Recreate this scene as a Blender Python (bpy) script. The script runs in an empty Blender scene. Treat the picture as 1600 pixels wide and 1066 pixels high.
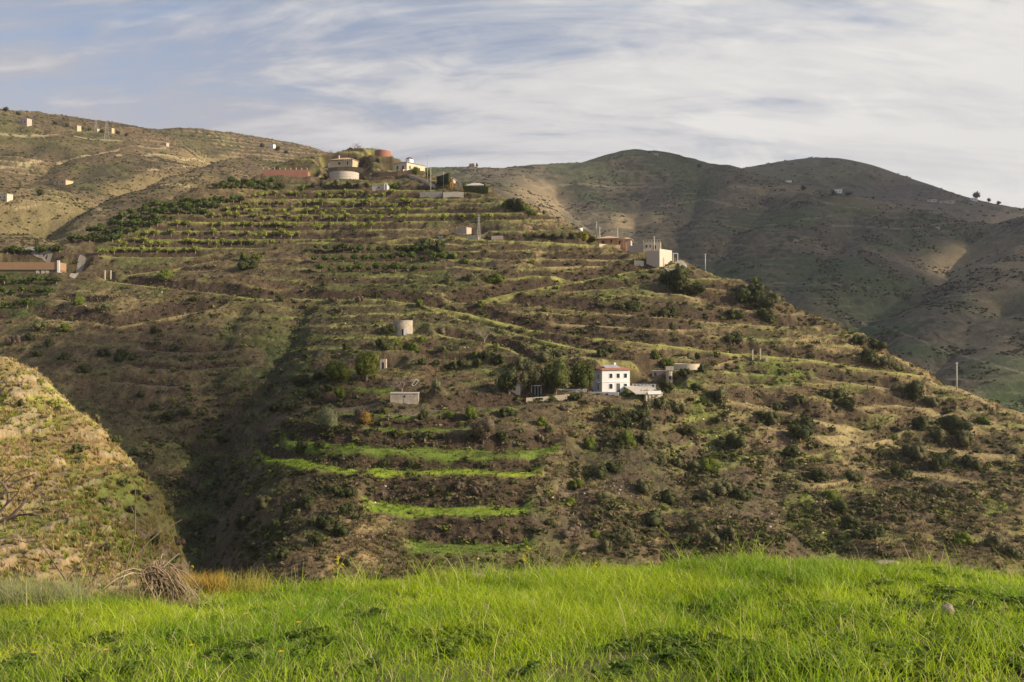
import bpy, math, random
import numpy as np
from math import radians as R, sin, cos, pi

# ---------------------------------------------------------------- camera
SC = bpy.context.scene
COL = SC.collection
F, CX, CY = 1555.0, 800.0, 533.0           # focal length and centre in photo pixels (1600 x 1066)
cam_d = bpy.data.cameras.new('camera'); cam = bpy.data.objects.new('camera', cam_d); COL.objects.link(cam)
cam_d.sensor_width = 36; cam_d.lens = 36 * F / 1600; cam_d.clip_start = 0.1; cam_d.clip_end = 20000
cam.location = (0, 0, 0); cam.rotation_euler = (R(90), 0, 0)
SC.camera = cam
# ---------------------------------------------------------------- sun, sky, exposure
SUN_AZ, SUN_EL = R(104), R(24)             # azimuth clockwise from the view direction (+Y)
sd = bpy.data.lights.new('sun', 'SUN'); sun = bpy.data.objects.new('sun', sd); COL.objects.link(sun)
sd.energy = 5.0; sd.angle = R(0.6); sd.color = (1.0, 0.84, 0.64)
sun.rotation_euler = (R(90) - SUN_EL, 0, -SUN_AZ + pi); sun.location = (60, -20, 60)
SC.view_settings.view_transform = 'Standard'; SC.view_settings.look = 'None'
SC.view_settings.exposure = 0.5; SC.view_settings.gamma = 1.0; SC.view_settings.use_curve_mapping = False
SC.cycles.max_bounces = 6; SC.cycles.diffuse_bounces = 3; SC.cycles.transparent_max_bounces = 12
SC.cycles.volume_bounces = 0

w = bpy.data.worlds.new('World'); SC.world = w; w.use_nodes = True
N = w.node_tree.nodes; L = w.node_tree.links; N.clear()
def nd(N, t, **k):
    n = N.new(t)
    for a, b in k.items():
        if a == 'i':
            for s, v in b.items(): n.inputs[s].default_value = v
        else: setattr(n, a, b)
    return n
def mth(N, L, op, a, b=None, c=None, clamp=False):
    n = N.new('ShaderNodeMath'); n.operation = op; n.use_clamp = clamp
    for k, v in enumerate((a, b, c)):
        if v is None: continue
        if isinstance(v, (int, float)): n.inputs[k].default_value = v
        else: L.new(v, n.inputs[k])
    return n.outputs[0]
def world():
    M = lambda *a, **k: mth(N, L, *a, **k)
    out = nd(N, 'ShaderNodeOutputWorld'); bg = nd(N, 'ShaderNodeBackground', i={'Strength': 0.1})
    sky = nd(N, 'ShaderNodeTexSky', sky_type='NISHITA', sun_disc=False, sun_elevation=SUN_EL, sun_rotation=SUN_AZ,
             air_density=1.0, dust_density=1.2, ozone_density=1.5)
    tc = nd(N, 'ShaderNodeTexCoord'); sp = nd(N, 'ShaderNodeSeparateXYZ'); L.new(tc.outputs['Generated'], sp.inputs[0])
    x, y, z = sp.outputs
    zz = M('ADD', M('MAXIMUM', z, 0.0), 0.34)
    cb = nd(N, 'ShaderNodeCombineXYZ'); L.new(M('DIVIDE', x, zz), cb.inputs[0]); L.new(M('DIVIDE', y, zz), cb.inputs[1])
    def noise(rot, sx, sy, scale, det, rough, dist, off=0.0):
        mp = nd(N, 'ShaderNodeMapping'); mp.inputs['Rotation'].default_value = (0, 0, R(rot)); mp.inputs['Scale'].default_value = (sx, sy, 1)
        mp.inputs['Location'].default_value = (off, off * .7, off)
        L.new(cb.outputs[0], mp.inputs[0])
        n = nd(N, 'ShaderNodeTexNoise', i={'Scale': scale, 'Detail': det, 'Roughness': rough, 'Distortion': dist}); L.new(mp.outputs[0], n.inputs['Vector'])
        return n.outputs['Fac']
    n1 = noise(38, .9, 2.6, 1.5, 10, .58, 2.2, 3.4)     # cirrus streaks
    n2 = noise(-20, 1.0, 1.8, .75, 5, .52, .9, 8.3)        # large veils
    n3 = noise(50, 1.0, 2.4, 4.4, 9, .62, 1.8, 1.3)       # fine wisps
    n4 = noise(12, 1.1, 2.8, 2.2, 9, .58, 1.2, 5.3)        # small white patches
    s = M('ADD', M('ADD', M('MULTIPLY', n1, .70), M('MULTIPLY', n2, .55)), M('MULTIPLY', n3, .30))
    s = M('ADD', s, M('MULTIPLY', x, .20))
    s = M('SUBTRACT', s, M('MULTIPLY', M('SUBTRACT', M('MINIMUM', z, .5), .2), 1.5))
    mr = nd(N, 'ShaderNodeMapRange', interpolation_type='SMOOTHSTEP', i={'From Min': .43, 'From Max': .78, 'To Min': .2}); L.new(s, mr.inputs[0])
    # colour of the cloud: lilac grey at the left, warm white towards the sun at the right
    t = M('ADD', M('MULTIPLY', x, .95), M('MULTIPLY', M('SUBTRACT', n3, .5), .8))
    t = M('ADD', t, M('MULTIPLY', M('SUBTRACT', n1, .5), 1.35))
    t = M('ADD', t, M('MULTIPLY', M('MAXIMUM', M('SUBTRACT', n4, .56), 0.0), 2.6))
    rp = nd(N, 'ShaderNodeValToRGB'); e = rp.color_ramp.elements
    e[0].position = .10; e[0].color = (.47, .465, .51, 1); e[1].position = .95; e[1].color = (.82, .80, .77, 1)
    m = e.new(.45); m.color = (.655, .645, .65, 1)
    L.new(M('ADD', t, .42), rp.inputs[0])
    cl = nd(N, 'ShaderNodeVectorMath', operation='SCALE'); cl.inputs['Scale'].default_value = 7.3; L.new(rp.outputs[0], cl.inputs[0])
    sk = nd(N, 'ShaderNodeVectorMath', operation='MULTIPLY'); sk.inputs[1].default_value = (1.05, .98, 1.0); L.new(sky.outputs[0], sk.inputs[0])
    mx = nd(N, 'ShaderNodeMix', data_type='RGBA'); L.new(mr.outputs[0], mx.inputs['Factor']); L.new(sk.outputs[0], mx.inputs['A']); L.new(cl.outputs[0], mx.inputs['B'])
    L.new(mx.outputs['Result'], bg.inputs[0]); L.new(bg.outputs[0], out.inputs[0])
world()
# ---------------------------------------------------------------- numpy noise
_tabs = {}
def vnoise(x, y, seed=0):
    if seed not in _tabs: _tabs[seed] = np.random.default_rng(seed).random((256, 256)).astype(np.float32)
    T = _tabs[seed]
    xi = np.floor(x).astype(np.int64); yi = np.floor(y).astype(np.int64)
    fx = (x - xi).astype(np.float32); fy = (y - yi).astype(np.float32)
    fx = fx * fx * (3 - 2 * fx); fy = fy * fy * (3 - 2 * fy)
    x0 = xi & 255; x1 = (xi + 1) & 255; y0 = yi & 255; y1 = (yi + 1) & 255
    return (T[x0, y0] * (1 - fx) + T[x1, y0] * fx) * (1 - fy) + (T[x0, y1] * (1 - fx) + T[x1, y1] * fx) * fy
def fbm(x, y, octs=4, seed=0, gain=.5):
    a = 1.0; s = 0; t = 0
    for k in range(octs):
        s = s + a * vnoise(x * 2 ** k + 17.3 * k, y * 2 ** k - 9.1 * k, seed + k); t += a; a *= gain
    return s / t
def ss(a, b, x):
    t = np.clip((x - a) / (b - a), 0, 1); return t * t * (3 - 2 * t)
def mix(a, b, t): return a + (b - a) * t
rng = np.random.default_rng(5); random.seed(5)

# ---------------------------------------------------------------- meshes
def np_mesh(name, V, faces, colors=None, smooth=True):
    """V (n,3); faces: list of int arrays (m,k)."""
    me = bpy.data.meshes.new(name)
    me.vertices.add(len(V)); me.vertices.foreach_set('co', np.ascontiguousarray(V, np.float32).ravel())
    nl = sum(f.size for f in faces); npoly = sum(len(f) for f in faces)
    me.loops.add(nl); me.loops.foreach_set('vertex_index', np.concatenate([f.ravel() for f in faces]).astype(np.int32))
    me.polygons.add(npoly)
    ls = []; o = 0
    for f in faces:
        ls.append(o + np.arange(len(f)) * f.shape[1]); o += f.size
    me.polygons.foreach_set('loop_start', np.concatenate(ls).astype(np.int32))
    if smooth: me.polygons.foreach_set('use_smooth', np.ones(npoly, bool))
    if colors is not None:
        c = np.ones((len(V), 4), np.float32); c[:, :3] = colors
        a = me.color_attributes.new('Col', 'FLOAT_COLOR', 'POINT'); a.data.foreach_set('color', c.ravel())
    me.update(calc_edges=True)
    return me
def link(name, me, mat=None, parent=None, loc=None, rz=0, sc=None):
    o = bpy.data.objects.new(name, me); COL.objects.link(o)
    if mat is not None and not me.materials: me.materials.append(mat)
    if parent is not None: o.parent = parent
    if loc is not None: o.location = loc
    if rz: o.rotation_euler = (0, 0, rz)
    if sc is not None: o.scale = (sc, sc, sc) if isinstance(sc, (int, float)) else sc
    return o
def tag(o, label=None, cat=None, group=None, kind=None):
    if label: o['label'] = label
    if cat: o['category'] = cat
    if group: o['group'] = group
    if kind: o['kind'] = kind
    return o
def thing(name, label, cat, loc=(0, 0, 0), rz=0, group=None):
    o = bpy.data.objects.new(name, None); COL.objects.link(o); o.empty_display_size = .3
    o.location = loc; o.rotation_euler = (0, 0, rz)
    return tag(o, label, cat, group)
class MB:
    """collects boxes, prisms and tubes into one mesh"""
    def __init__(s): s.v = []; s.f = []
    def add(s, vs, fs):
        b = len(s.v); s.v += [tuple(v) for v in vs]; s.f += [tuple(b + i for i in f) for f in fs]; return s
    def box(s, x0, x1, y0, y1, z0, z1):
        return s.add([(x0, y0, z0), (x1, y0, z0), (x1, y1, z0), (x0, y1, z0), (x0, y0, z1), (x1, y0, z1), (x1, y1, z1), (x0, y1, z1)],
                     [(0, 3, 2, 1), (4, 5, 6, 7), (0, 1, 5, 4), (1, 2, 6, 5), (2, 3, 7, 6), (3, 0, 4, 7)])
    def hip(s, x0, x1, y0, y1, z0, z1, th=.15):
        w, d = x1 - x0, y1 - y0; r = min(w, d) / 2
        if w >= d: a, b = (x0 + r, (y0 + y1) / 2, z1), (x1 - r, (y0 + y1) / 2, z1)
        else: a, b = ((x0 + x1) / 2, y0 + r, z1), ((x0 + x1) / 2, y1 - r, z1)
        s.box(x0, x1, y0, y1, z0 - th, z0)
        z0 += .003
        vs = [(x0, y0, z0), (x1, y0, z0), (x1, y1, z0), (x0, y1, z0), a, b]
        if w >= d: fs = [(0, 1, 5, 4), (1, 2, 5), (2, 3, 4, 5), (3, 0, 4)]
        else: fs = [(0, 1, 4), (1, 2, 5, 4), (2, 3, 5), (3, 0, 4, 5)]
        return s.add(vs, fs + [(0, 3, 2, 1)])
    def tube(s, pts, rad, n=6, cap=True):
        pts = [np.array(p, float) for p in pts]; rings = []
        rads = rad if isinstance(rad, (list, tuple)) else [rad] * len(pts)
        b = len(s.v)
        for i, p in enumerate(pts):
            d = pts[min(i + 1, len(pts) - 1)] - pts[max(i - 1, 0)]; d /= (np.linalg.norm(d) + 1e-9)
            u = np.cross(d, (0, 0, 1) if abs(d[2]) < .9 else (1, 0, 0)); u /= np.linalg.norm(u); v = np.cross(d, u)
            for k in range(n):
                a = 2 * pi * k / n; s.v.append(tuple(p + rads[i] * (cos(a) * u + sin(a) * v)))
        for i in range(len(pts) - 1):
            for k in range(n):
                k2 = (k + 1) % n; s.f.append((b + i * n + k, b + i * n + k2, b + (i + 1) * n + k2, b + (i + 1) * n + k))
        if cap:
            s.f.append(tuple(b + k for k in range(n))[::-1]); e = b + (len(pts) - 1) * n; s.f.append(tuple(e + k for k in range(n)))
        return s
    def ring(s, r0, r1, z0, z1, n=40, sy=1.0, a0=0, a1=2 * pi):
        """hollow cylinder wall"""
        full = abs(a1 - a0 - 2 * pi) < 1e-6; m = n if full else n + 1; b = len(s.v)
        for k in range(m):
            a = a0 + (a1 - a0) * k / n
            for r, z in ((r1, z0), (r1, z1), (r0, z1), (r0, z0)): s.v.append((r * cos(a), r * sin(a) * sy, z))
        for k in range(n):
            k2 = (k + 1) % m
            for j in range(4): s.f.append((b + k * 4 + j, b + k2 * 4 + j, b + k2 * 4 + (j + 1) % 4, b + k * 4 + (j + 1) % 4))
        return s
    def disc(s, r, z0, z1, n=40, sy=1.0):
        b = len(s.v)
        for z in (z0, z1):
            for k in range(n): a = 2 * pi * k / n; s.v.append((r * cos(a), r * sin(a) * sy, z))
        s.f.append(tuple(b + k for k in range(n))[::-1]); s.f.append(tuple(b + n + k for k in range(n)))
        for k in range(n): s.f.append((b + k, b + (k + 1) % n, b + n + (k + 1) % n, b + n + k))
        return s
    def mesh(s, name):
        me = bpy.data.meshes.new(name); me.from_pydata(s.v, [], s.f); me.update(); return me
def part(name, mb, mat, parent, label=None, smooth=False):
    me = mb.mesh(name); me.materials.append(mat)
    if smooth: me.polygons.foreach_set('use_smooth', [True] * len(me.polygons))
    o = bpy.data.objects.new(name, me); COL.objects.link(o); o.parent = parent
    if label: o['label'] = label
    return o

# ---------------------------------------------------------------- materials
def attr_mat(name, rough=.95, nscale=3.0, namt=.35, bump=.0, bscale=6.0, trans=0.0, spec=.1, tint=(1, 1, 1), n2=None):
    """vertex colour x procedural mottling (+ bump); trans = share of light let through (leaves)"""
    m = bpy.data.materials.new(name); m.use_nodes = True; N = m.node_tree.nodes; L = m.node_tree.links; N.clear()
    out = nd(N, 'ShaderNodeOutputMaterial'); p = nd(N, 'ShaderNodeBsdfPrincipled', i={'Roughness': rough, 'Specular IOR Level': spec})
    at = nd(N, 'ShaderNodeAttribute', attribute_name='Col'); geo = nd(N, 'ShaderNodeNewGeometry')
    ns = nd(N, 'ShaderNodeTexNoise', i={'Scale': nscale, 'Detail': 5.0, 'Roughness': .65}); L.new(geo.outputs['Position'], ns.inputs['Vector'])
    f = mth(N, L, 'MULTIPLY_ADD', ns.outputs['Fac'], 2 * namt, 1 - namt)
    if n2:
        nb = nd(N, 'ShaderNodeTexNoise', i={'Scale': n2, 'Detail': 3.0, 'Roughness': .6}); L.new(geo.outputs['Position'], nb.inputs['Vector'])
        f = mth(N, L, 'MULTIPLY', f, mth(N, L, 'MULTIPLY_ADD', nb.outputs['Fac'], .8, .6))
    v = nd(N, 'ShaderNodeVectorMath', operation='SCALE'); L.new(at.outputs['Color'], v.inputs[0]); L.new(f, v.inputs['Scale'])
    col = v.outputs[0]; L.new(col, p.inputs['Base Color'])
    if bump:
        b = nd(N, 'ShaderNodeBump', i={'Strength': 1.0, 'Distance': bump}); nb = nd(N, 'ShaderNodeTexNoise', i={'Scale': bscale, 'Detail': 4.0, 'Roughness': .7})
        L.new(geo.outputs['Position'], nb.inputs['Vector']); L.new(nb.outputs['Fac'], b.inputs['Height']); L.new(b.outputs[0], p.inputs['Normal'])
    if trans:
        t = nd(N, 'ShaderNodeBsdfTranslucent'); L.new(col, t.inputs['Color']); mx = nd(N, 'ShaderNodeMixShader'); mx.inputs[0].default_value = trans
        L.new(p.outputs[0], mx.inputs[1]); L.new(t.outputs[0], mx.inputs[2]); L.new(mx.outputs[0], out.inputs[0])
    else: L.new(p.outputs[0], out.inputs[0])
    return m
def mat(name, c, rough=.85, var=.18, scale=1.2, trans=0.0, spec=.3, metal=0.0, c2=None, bump=0.0, rnd=0.0, obj=True):
    """plain colour broken up by noise; c2 = second colour in patches; rnd = per-object value change"""
    m = bpy.data.materials.new(name); m.use_nodes = True; N = m.node_tree.nodes; L = m.node_tree.links; N.clear()
    out = nd(N, 'ShaderNodeOutputMaterial'); p = nd(N, 'ShaderNodeBsdfPrincipled', i={'Roughness': rough, 'Specular IOR Level': spec, 'Metallic': metal})
    tc = nd(N, 'ShaderNodeTexCoord')
    ns = nd(N, 'ShaderNodeTexNoise', i={'Scale': scale, 'Detail': 6.0, 'Roughness': .65}); L.new(tc.outputs['Object'], ns.inputs['Vector'])
    mx = nd(N, 'ShaderNodeMix', data_type='RGBA'); mx.inputs['A'].default_value = (*c, 1); mx.inputs['B'].default_value = (*(c2 or [v * (1 - var) for v in c]), 1)
    mr = nd(N, 'ShaderNodeMapRange', i={'From Min': .38, 'From Max': .62}); L.new(ns.outputs['Fac'], mr.inputs[0]); L.new(mr.outputs[0], mx.inputs['Factor'])
    n2 = nd(N, 'ShaderNodeTexNoise', i={'Scale': scale * 7, 'Detail': 4.0, 'Roughness': .7}); L.new(tc.outputs['Object'], n2.inputs['Vector'])
    f = mth(N, L, 'MULTIPLY_ADD', n2.outputs['Fac'], var * 2, 1 - var)
    if rnd:
        oi = nd(N, 'ShaderNodeObjectInfo'); f = mth(N, L, 'MULTIPLY', f, mth(N, L, 'MULTIPLY_ADD', oi.outputs['Random'], rnd * 2, 1 - rnd))
    v = nd(N, 'ShaderNodeVectorMath', operation='SCALE'); L.new(mx.outputs['Result'], v.inputs[0]); L.new(f, v.inputs['Scale'])
    L.new(v.outputs[0], p.inputs['Base Color'])
    if bump:
        b = nd(N, 'ShaderNodeBump', i={'Strength': 1.0, 'Distance': bump}); L.new(n2.outputs['Fac'], b.inputs['Height']); L.new(b.outputs[0], p.inputs['Normal'])
    if trans:
        t = nd(N, 'ShaderNodeBsdfTranslucent'); L.new(v.outputs[0], t.inputs['Color']); ms = nd(N, 'ShaderNodeMixShader'); ms.inputs[0].default_value = trans
        L.new(p.outputs[0], ms.inputs[1]); L.new(t.outputs[0], ms.inputs[2]); L.new(ms.outputs[0], out.inputs[0])
    else: L.new(p.outputs[0], out.inputs[0])
    return m
# ---------------------------------------------------------------- terrain: each hill is a height field fitted through surveyed points
def P3(px, py, D): return ((px - CX) / F * D, D, (CY - py) / F * D)
class Hill:
    def __init__(s, pts, u0, u1, nu, D0, D1, nD, smooth=.002, warp=1.0):
        s.u = np.linspace(u0, u1, nu); s.D = D0 * (D1 / D0) ** (np.linspace(0, 1, nD) ** warp)
        W = np.array(pts, float); s.k = 1.0 / (D1 * .25)
        A = W[:, :2] * s.k; n = len(A)
        def phi(r2): return .5 * r2 * np.log(r2 + 1e-12)
        K = phi(((A[:, None] - A[None]) ** 2).sum(-1)) + np.eye(n) * smooth
        Pm = np.c_[np.ones(n), A]; Mx = np.zeros((n + 3, n + 3)); Mx[:n, :n] = K; Mx[:n, n:] = Pm; Mx[n:, :n] = Pm.T
        sol = np.linalg.solve(Mx, np.r_[W[:, 2], 0, 0, 0])
        cu = np.linspace(u0, u1, 150); cd = np.interp(np.linspace(0, nD - 1, 200), np.arange(nD), s.D)
        U, D = np.meshgrid(cu, cd, indexing='ij'); q = np.c_[(U * D).ravel(), D.ravel()] * s.k
        Z = np.zeros(len(q))
        for a in range(0, len(q), 20000):
            b = q[a:a + 20000]; Z[a:a + 20000] = phi(((b[:, None] - A[None]) ** 2).sum(-1)) @ sol[:n] + sol[n] + b @ sol[n + 1:]
        Z = Z.reshape(U.shape)
        iu = np.interp(s.u, cu, np.arange(150)); idd = np.interp(s.D, cd, np.arange(200))
        i0 = np.minimum(iu.astype(int), 148); fi = (iu - i0)[:, None]; j0 = np.minimum(idd.astype(int), 198); fj = (idd - j0)[None]
        s.Z = (Z[i0][:, j0] * (1 - fi) + Z[i0 + 1][:, j0] * fi) * (1 - fj) + (Z[i0][:, j0 + 1] * (1 - fi) + Z[i0 + 1][:, j0 + 1] * fi) * fj
        s.Dg = np.broadcast_to(s.D[None], s.Z.shape); s.X = s.u[:, None] * s.D[None]
        s.base = s.Z.copy()
    def py(s, Z=None): return CY - F * (s.Z if Z is None else Z) / s.Dg
    def col(s, px): return np.clip(np.interp((px - CX) / F, s.u, np.arange(len(s.u))), 0, len(s.u) - 1)
    def hitcol(s, px, py, Z):
        """first depth index (float) at which the column px rises to the row py"""
        i = int(round(float(s.col(px)))); q = CY - F * Z[i] / s.D
        k = np.argmax(q <= py)
        if q[k] > py: k = int(np.argmin(q)); return i, float(k)
        if k == 0: return i, 0.0
        return i, k - 1 + (q[k - 1] - py) / (q[k - 1] - q[k] + 1e-9)
    def hit(s, px, py, sink=0.0):
        i, k = s.hitcol(px, py, s.Z); D = float(np.interp(k, np.arange(len(s.D)), s.D)); z = float(np.interp(k, np.arange(len(s.D)), s.Z[i]))
        return ((px - CX) / F * D, D, z - sink)
    def z(s, x, y):
        u = x / y; i = np.clip(np.interp(u, s.u, np.arange(len(s.u))), 0, len(s.u) - 1.001); j = np.clip(np.interp(y, s.D, np.arange(len(s.D))), 0, len(s.D) - 1.001)
        i0 = i.astype(int) if hasattr(i, 'astype') else int(i); j0 = j.astype(int) if hasattr(j, 'astype') else int(j); fi = i - i0; fj = j - j0
        return (s.Z[i0, j0] * (1 - fi) + s.Z[i0 + 1, j0] * fi) * (1 - fj) + (s.Z[i0, j0 + 1] * (1 - fi) + s.Z[i0 + 1, j0 + 1] * fi) * fj
    def build(s, name, C, m):
        nu, nD = s.Z.shape; V = np.stack([s.X, s.Dg, s.Z], -1).reshape(-1, 3)
        i = np.arange(nu - 1)[:, None] * nD + np.arange(nD - 1)[None]; Fq = np.stack([i, i + nD, i + nD + 1, i + 1], -1).reshape(-1, 4)
        me = np_mesh(name, V, [Fq], C.reshape(-1, 3)); o = link(name, me, m); o['kind'] = 'structure'; return o
def with_fall(ridge, drops):
    out = [P3(*r) for r in ridge]
    for (px, py, D) in ridge:
        x, y, z = P3(px, py, D)
        for dd, dz in drops: out.append((x / y * (y + dd), y + dd, z - dz))
    return out
def poly(h, line, Z):
    """traced line -> per-column depth index and end taper"""
    px = np.array([p[0] for p in line], float); pyv = np.array([p[1] for p in line], float)
    i0, i1 = int(np.ceil(h.col(px[0]))), int(h.col(px[-1])); idx = np.arange(i0, i1 + 1)
    cp = CX + h.u[idx] * F; cy = np.interp(cp, px, pyv)
    return idx, cp, cy
MASK = {}
def carve(h, line, depth, wid):
    """ravine cut along a line seen in the photo; V section, meandering"""
    pts = []
    for px, py in line:
        i, k = h.hitcol(px, py, h.base); D = float(np.interp(k, np.arange(len(h.D)), h.D)); pts.append(((px - CX) / F * D, D))
    wx = h.X + wid * .9 * (fbm(h.X / (wid * 2.2), h.Dg / (wid * 2.2), 3, 17) - .5); wy = h.Dg + wid * .9 * (fbm(h.X / (wid * 2.2) + 9, h.Dg / (wid * 2.2), 3, 19) - .5)
    best = np.full(h.Z.shape, 1e9)
    for a, b in zip(pts[:-1], pts[1:]):
        dx, dy = b[0] - a[0], b[1] - a[1]; t = np.clip(((wx - a[0]) * dx + (wy - a[1]) * dy) / (dx * dx + dy * dy + 1e-9), 0, 1); best = np.minimum(best, np.hypot(wx - a[0] - t * dx, wy - a[1] - t * dy))
    g = np.exp(-(best / wid) ** 1.3); h.base = h.base - depth * g; h.Z = h.base.copy(); return g
def bench(h, line, hb, kind, taper=25.0, tread=.55, amp=1.0):
    """cut a level shelf into the hill along a line: flat tread behind the lip, steep bank behind the tread"""
    idx, cp, cy = poly(h, line, h.base)
    q = CY - F * h.base[idx] / h.Dg[idx]; hit = q <= cy[:, None]; k = np.argmax(hit, 1); ok = hit[np.arange(len(idx)), k]
    e = h.base[idx, k]
    # smooth the elevation of the lip along the line
    if len(e) > 15:
        kk = np.hanning(13); kk /= kk.sum(); e = np.convolve(np.pad(e, 6, mode='edge'), kk, 'valid')
    L = cp[-1] - cp[0]; tp = min(taper, L / 3); wgt = np.clip((cp - cp[0]) / tp, 0, 1) * np.clip((cp[-1] - cp) / tp, 0, 1) * ok * amp
    j = np.arange(len(h.D))[None]
    wob = 1 + .25 * (fbm(h.X[idx] * .12, h.Dg[idx] * .12, 2, 77) - .5) * 2
    t = (h.base[idx] - e[:, None]) / (hb * wob); near = (j >= k[:, None] - 25) & (h.base[idx] > e[:, None] - 1.5) & (j <= k[:, None] + 160)
    d = np.where(t < 0, 0, np.where(t < tread, -t * .9, -tread * .9 * (1 - (t - tread) / (1 - tread)))); d = np.where((t >= 0) & (t <= 1) & near, d, 0)
    h.Z[idx] += d * hb * wgt[:, None]
    mk = (ss(-.1, .0, t) * (1 - ss(tread * .85, tread * 1.05, t))) * near * wgt[:, None]
    rs = ss(tread * .9, tread * 1.1, t) * (1 - ss(.95, 1.15, t)) * near * wgt[:, None]
    for nm, m in ((kind, mk), ('riser', rs)):
        if nm not in MASK: MASK[nm] = np.zeros(h.Z.shape, np.float32)
        MASK[nm][idx] = np.maximum(MASK[nm][idx], m)
def pad(h, px, py, rx, back, front=1.5, dz=0):
    """level ground for a building standing at photo point px,py"""
    x, y, z = h.hit(px, py); dx = (h.X - x) / rx; dy = np.where(h.Dg > y, (h.Dg - y) / back, (y - h.Dg) / front)
    ex = np.maximum(np.abs(h.X - x) - rx, 0); ey = np.maximum(np.maximum(h.Dg - y - back, y - front - h.Dg), 0); r = np.hypot(ex, ey)
    m = 1 - ss(.2, 4.5, r); h.Z = mix(h.Z, z + dz, m); cut = 1 - ss(.5, 5.5, r)
    for k in MASK: MASK[k] *= (1 - cut)
    return (x, y, z + dz)
def blob(h, specs):
    """soft-edged patches of ground cover, given where they are seen"""
    PX = CX + h.u[:, None] * F + 0 * h.Dg; PY = h.py(h.base)
    out = np.zeros(h.Z.shape, np.float32)
    for (px, py, rx, ry, s) in specs:
        out = np.maximum(out, s * (1 - ss(.5, 1.15, np.sqrt(((PX - px) / rx) ** 2 + ((PY - py) / ry) ** 2))))
    return out
def slope(h):
    gx = np.gradient(h.Z, axis=0) / np.maximum(np.gradient(h.X, axis=0), 1e-6); gy = np.gradient(h.Z, h.D, axis=1)
    return np.hypot(gx, gy)
def lay(C, c, m): return C + (np.array(c, np.float32) - C) * m[..., None]

EARTH = (.120, .092, .052); RED = (.155, .10, .058); DRY = (.255, .20, .095); GRN = (.125, .150, .042); DGRN = (.062, .085, .026); PATHC = (.42, .37, .29); SCRUB = (.085, .080, .040)
BRT = (.19, .30, .03); ROCKC = (.30, .235, .18)
# ================= the terraced hill across the gully
ridge = [(-300, 420, 330), (-200, 400, 345), (0, 392, 350), (100, 388, 352), (200, 338, 378), (330, 287, 408), (450, 250, 440), (520, 240, 458), (560, 233, 470), (608, 241, 470), (650, 266, 450), (700, 284, 430),
         (760, 300, 415), (830, 322, 400), (900, 352, 385), (960, 376, 370), (1050, 400, 352), (1120, 430, 338), (1180, 446, 328), (1250, 484, 314), (1330, 513, 300), (1400, 550, 290), (1450, 583, 280),
         (1540, 620, 268), (1600, 652, 258), (1750, 720, 240), (1900, 790, 225)]
mp = with_fall(ridge, [(40, 16), (110, 55)])
mp += [P3(*p) for p in [
    (560, 264, 440), (440, 277, 428), (560, 282, 425), (420, 300, 412), (600, 311, 404), (400, 345, 385), (700, 345, 382), (300, 375, 365), (600, 375, 360), (800, 375, 362), (200, 401, 350), (500, 401, 342),
    (800, 401, 344), (950, 405, 350), (100, 425, 335), (300, 430, 328), (600, 430, 324), (900, 430, 328), (1050, 430, 330), (0, 430, 335), (200, 450, 318), (400, 468, 305), (600, 468, 300), (800, 468, 303),
    (1000, 468, 306), (1150, 480, 306), (0, 500, 300), (100, 500, 290), (250, 500, 292), (250, 560, 265), (400, 533, 275), (550, 520, 270), (700, 520, 272), (900, 533, 268), (1100, 545, 272), (1300, 560, 276),
    (100, 570, 262), (0, 570, 268), (150, 640, 243), (250, 640, 242), (340, 640, 244), (450, 600, 240), (560, 600, 238), (650, 600, 234), (800, 600, 236), (955, 612, 230), (1100, 600, 245), (1300, 620, 253),
    (1450, 640, 255), (335, 700, 224), (450, 680, 207), (600, 680, 204), (750, 680, 204), (900, 680, 208), (1100, 680, 220), (1300, 700, 221), (1500, 700, 234), (325, 760, 205), (430, 760, 184), (600, 745, 188),
    (800, 745, 188), (950, 760, 188), (1200, 780, 190), (1450, 780, 198), (1600, 760, 212), (320, 840, 184), (430, 850, 158), (600, 850, 160), (800, 850, 162), (1000, 850, 165), (1250, 850, 168),
    (1500, 850, 175), (320, 950, 165), (450, 950, 140), (700, 950, 142), (1000, 950, 146), (1500, 950, 155), (200, 750, 215), (0, 740, 220), (700, 1150, 118), (1400, 1150, 122), (100, 900, 180)]]
H = Hill(mp, -.64, .64, 1500, 118, 560, 900, smooth=.0006)
x, y = H.X, H.Dg
H.base = H.base + 2.2 * (fbm(x / 22, y / 22, 3, 11) - .5) * ss(120, 170, y)
H.Z = H.base.copy()
G1 = carve(H, [(305, 900), (320, 800), (328, 720), (350, 660), (410, 590), (462, 500), (480, 470)], 3.8, 6); G1 = np.maximum(G1, carve(H, [(305, 900), (320, 800), (328, 720), (345, 670)], 4.0, 7)); G1 = np.maximum(G1, carve(H, [(330, 690), (280, 650), (200, 620), (140, 600)], 3.5, 6)); G1 = np.maximum(G1, carve(H, [(345, 640), (330, 560), (370, 490)], 2.0, 4))
carve(H, [(1105, 650), (1060, 760), (1040, 870)], 2.6, 8); carve(H, [(1390, 680), (1320, 780), (1290, 870)], 2.6, 8); carve(H, [(930, 640), (905, 740), (890, 850)], 2.2, 6); carve(H, [(1180, 580), (1230, 680), (1180, 800)], 2.0, 8)
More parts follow.
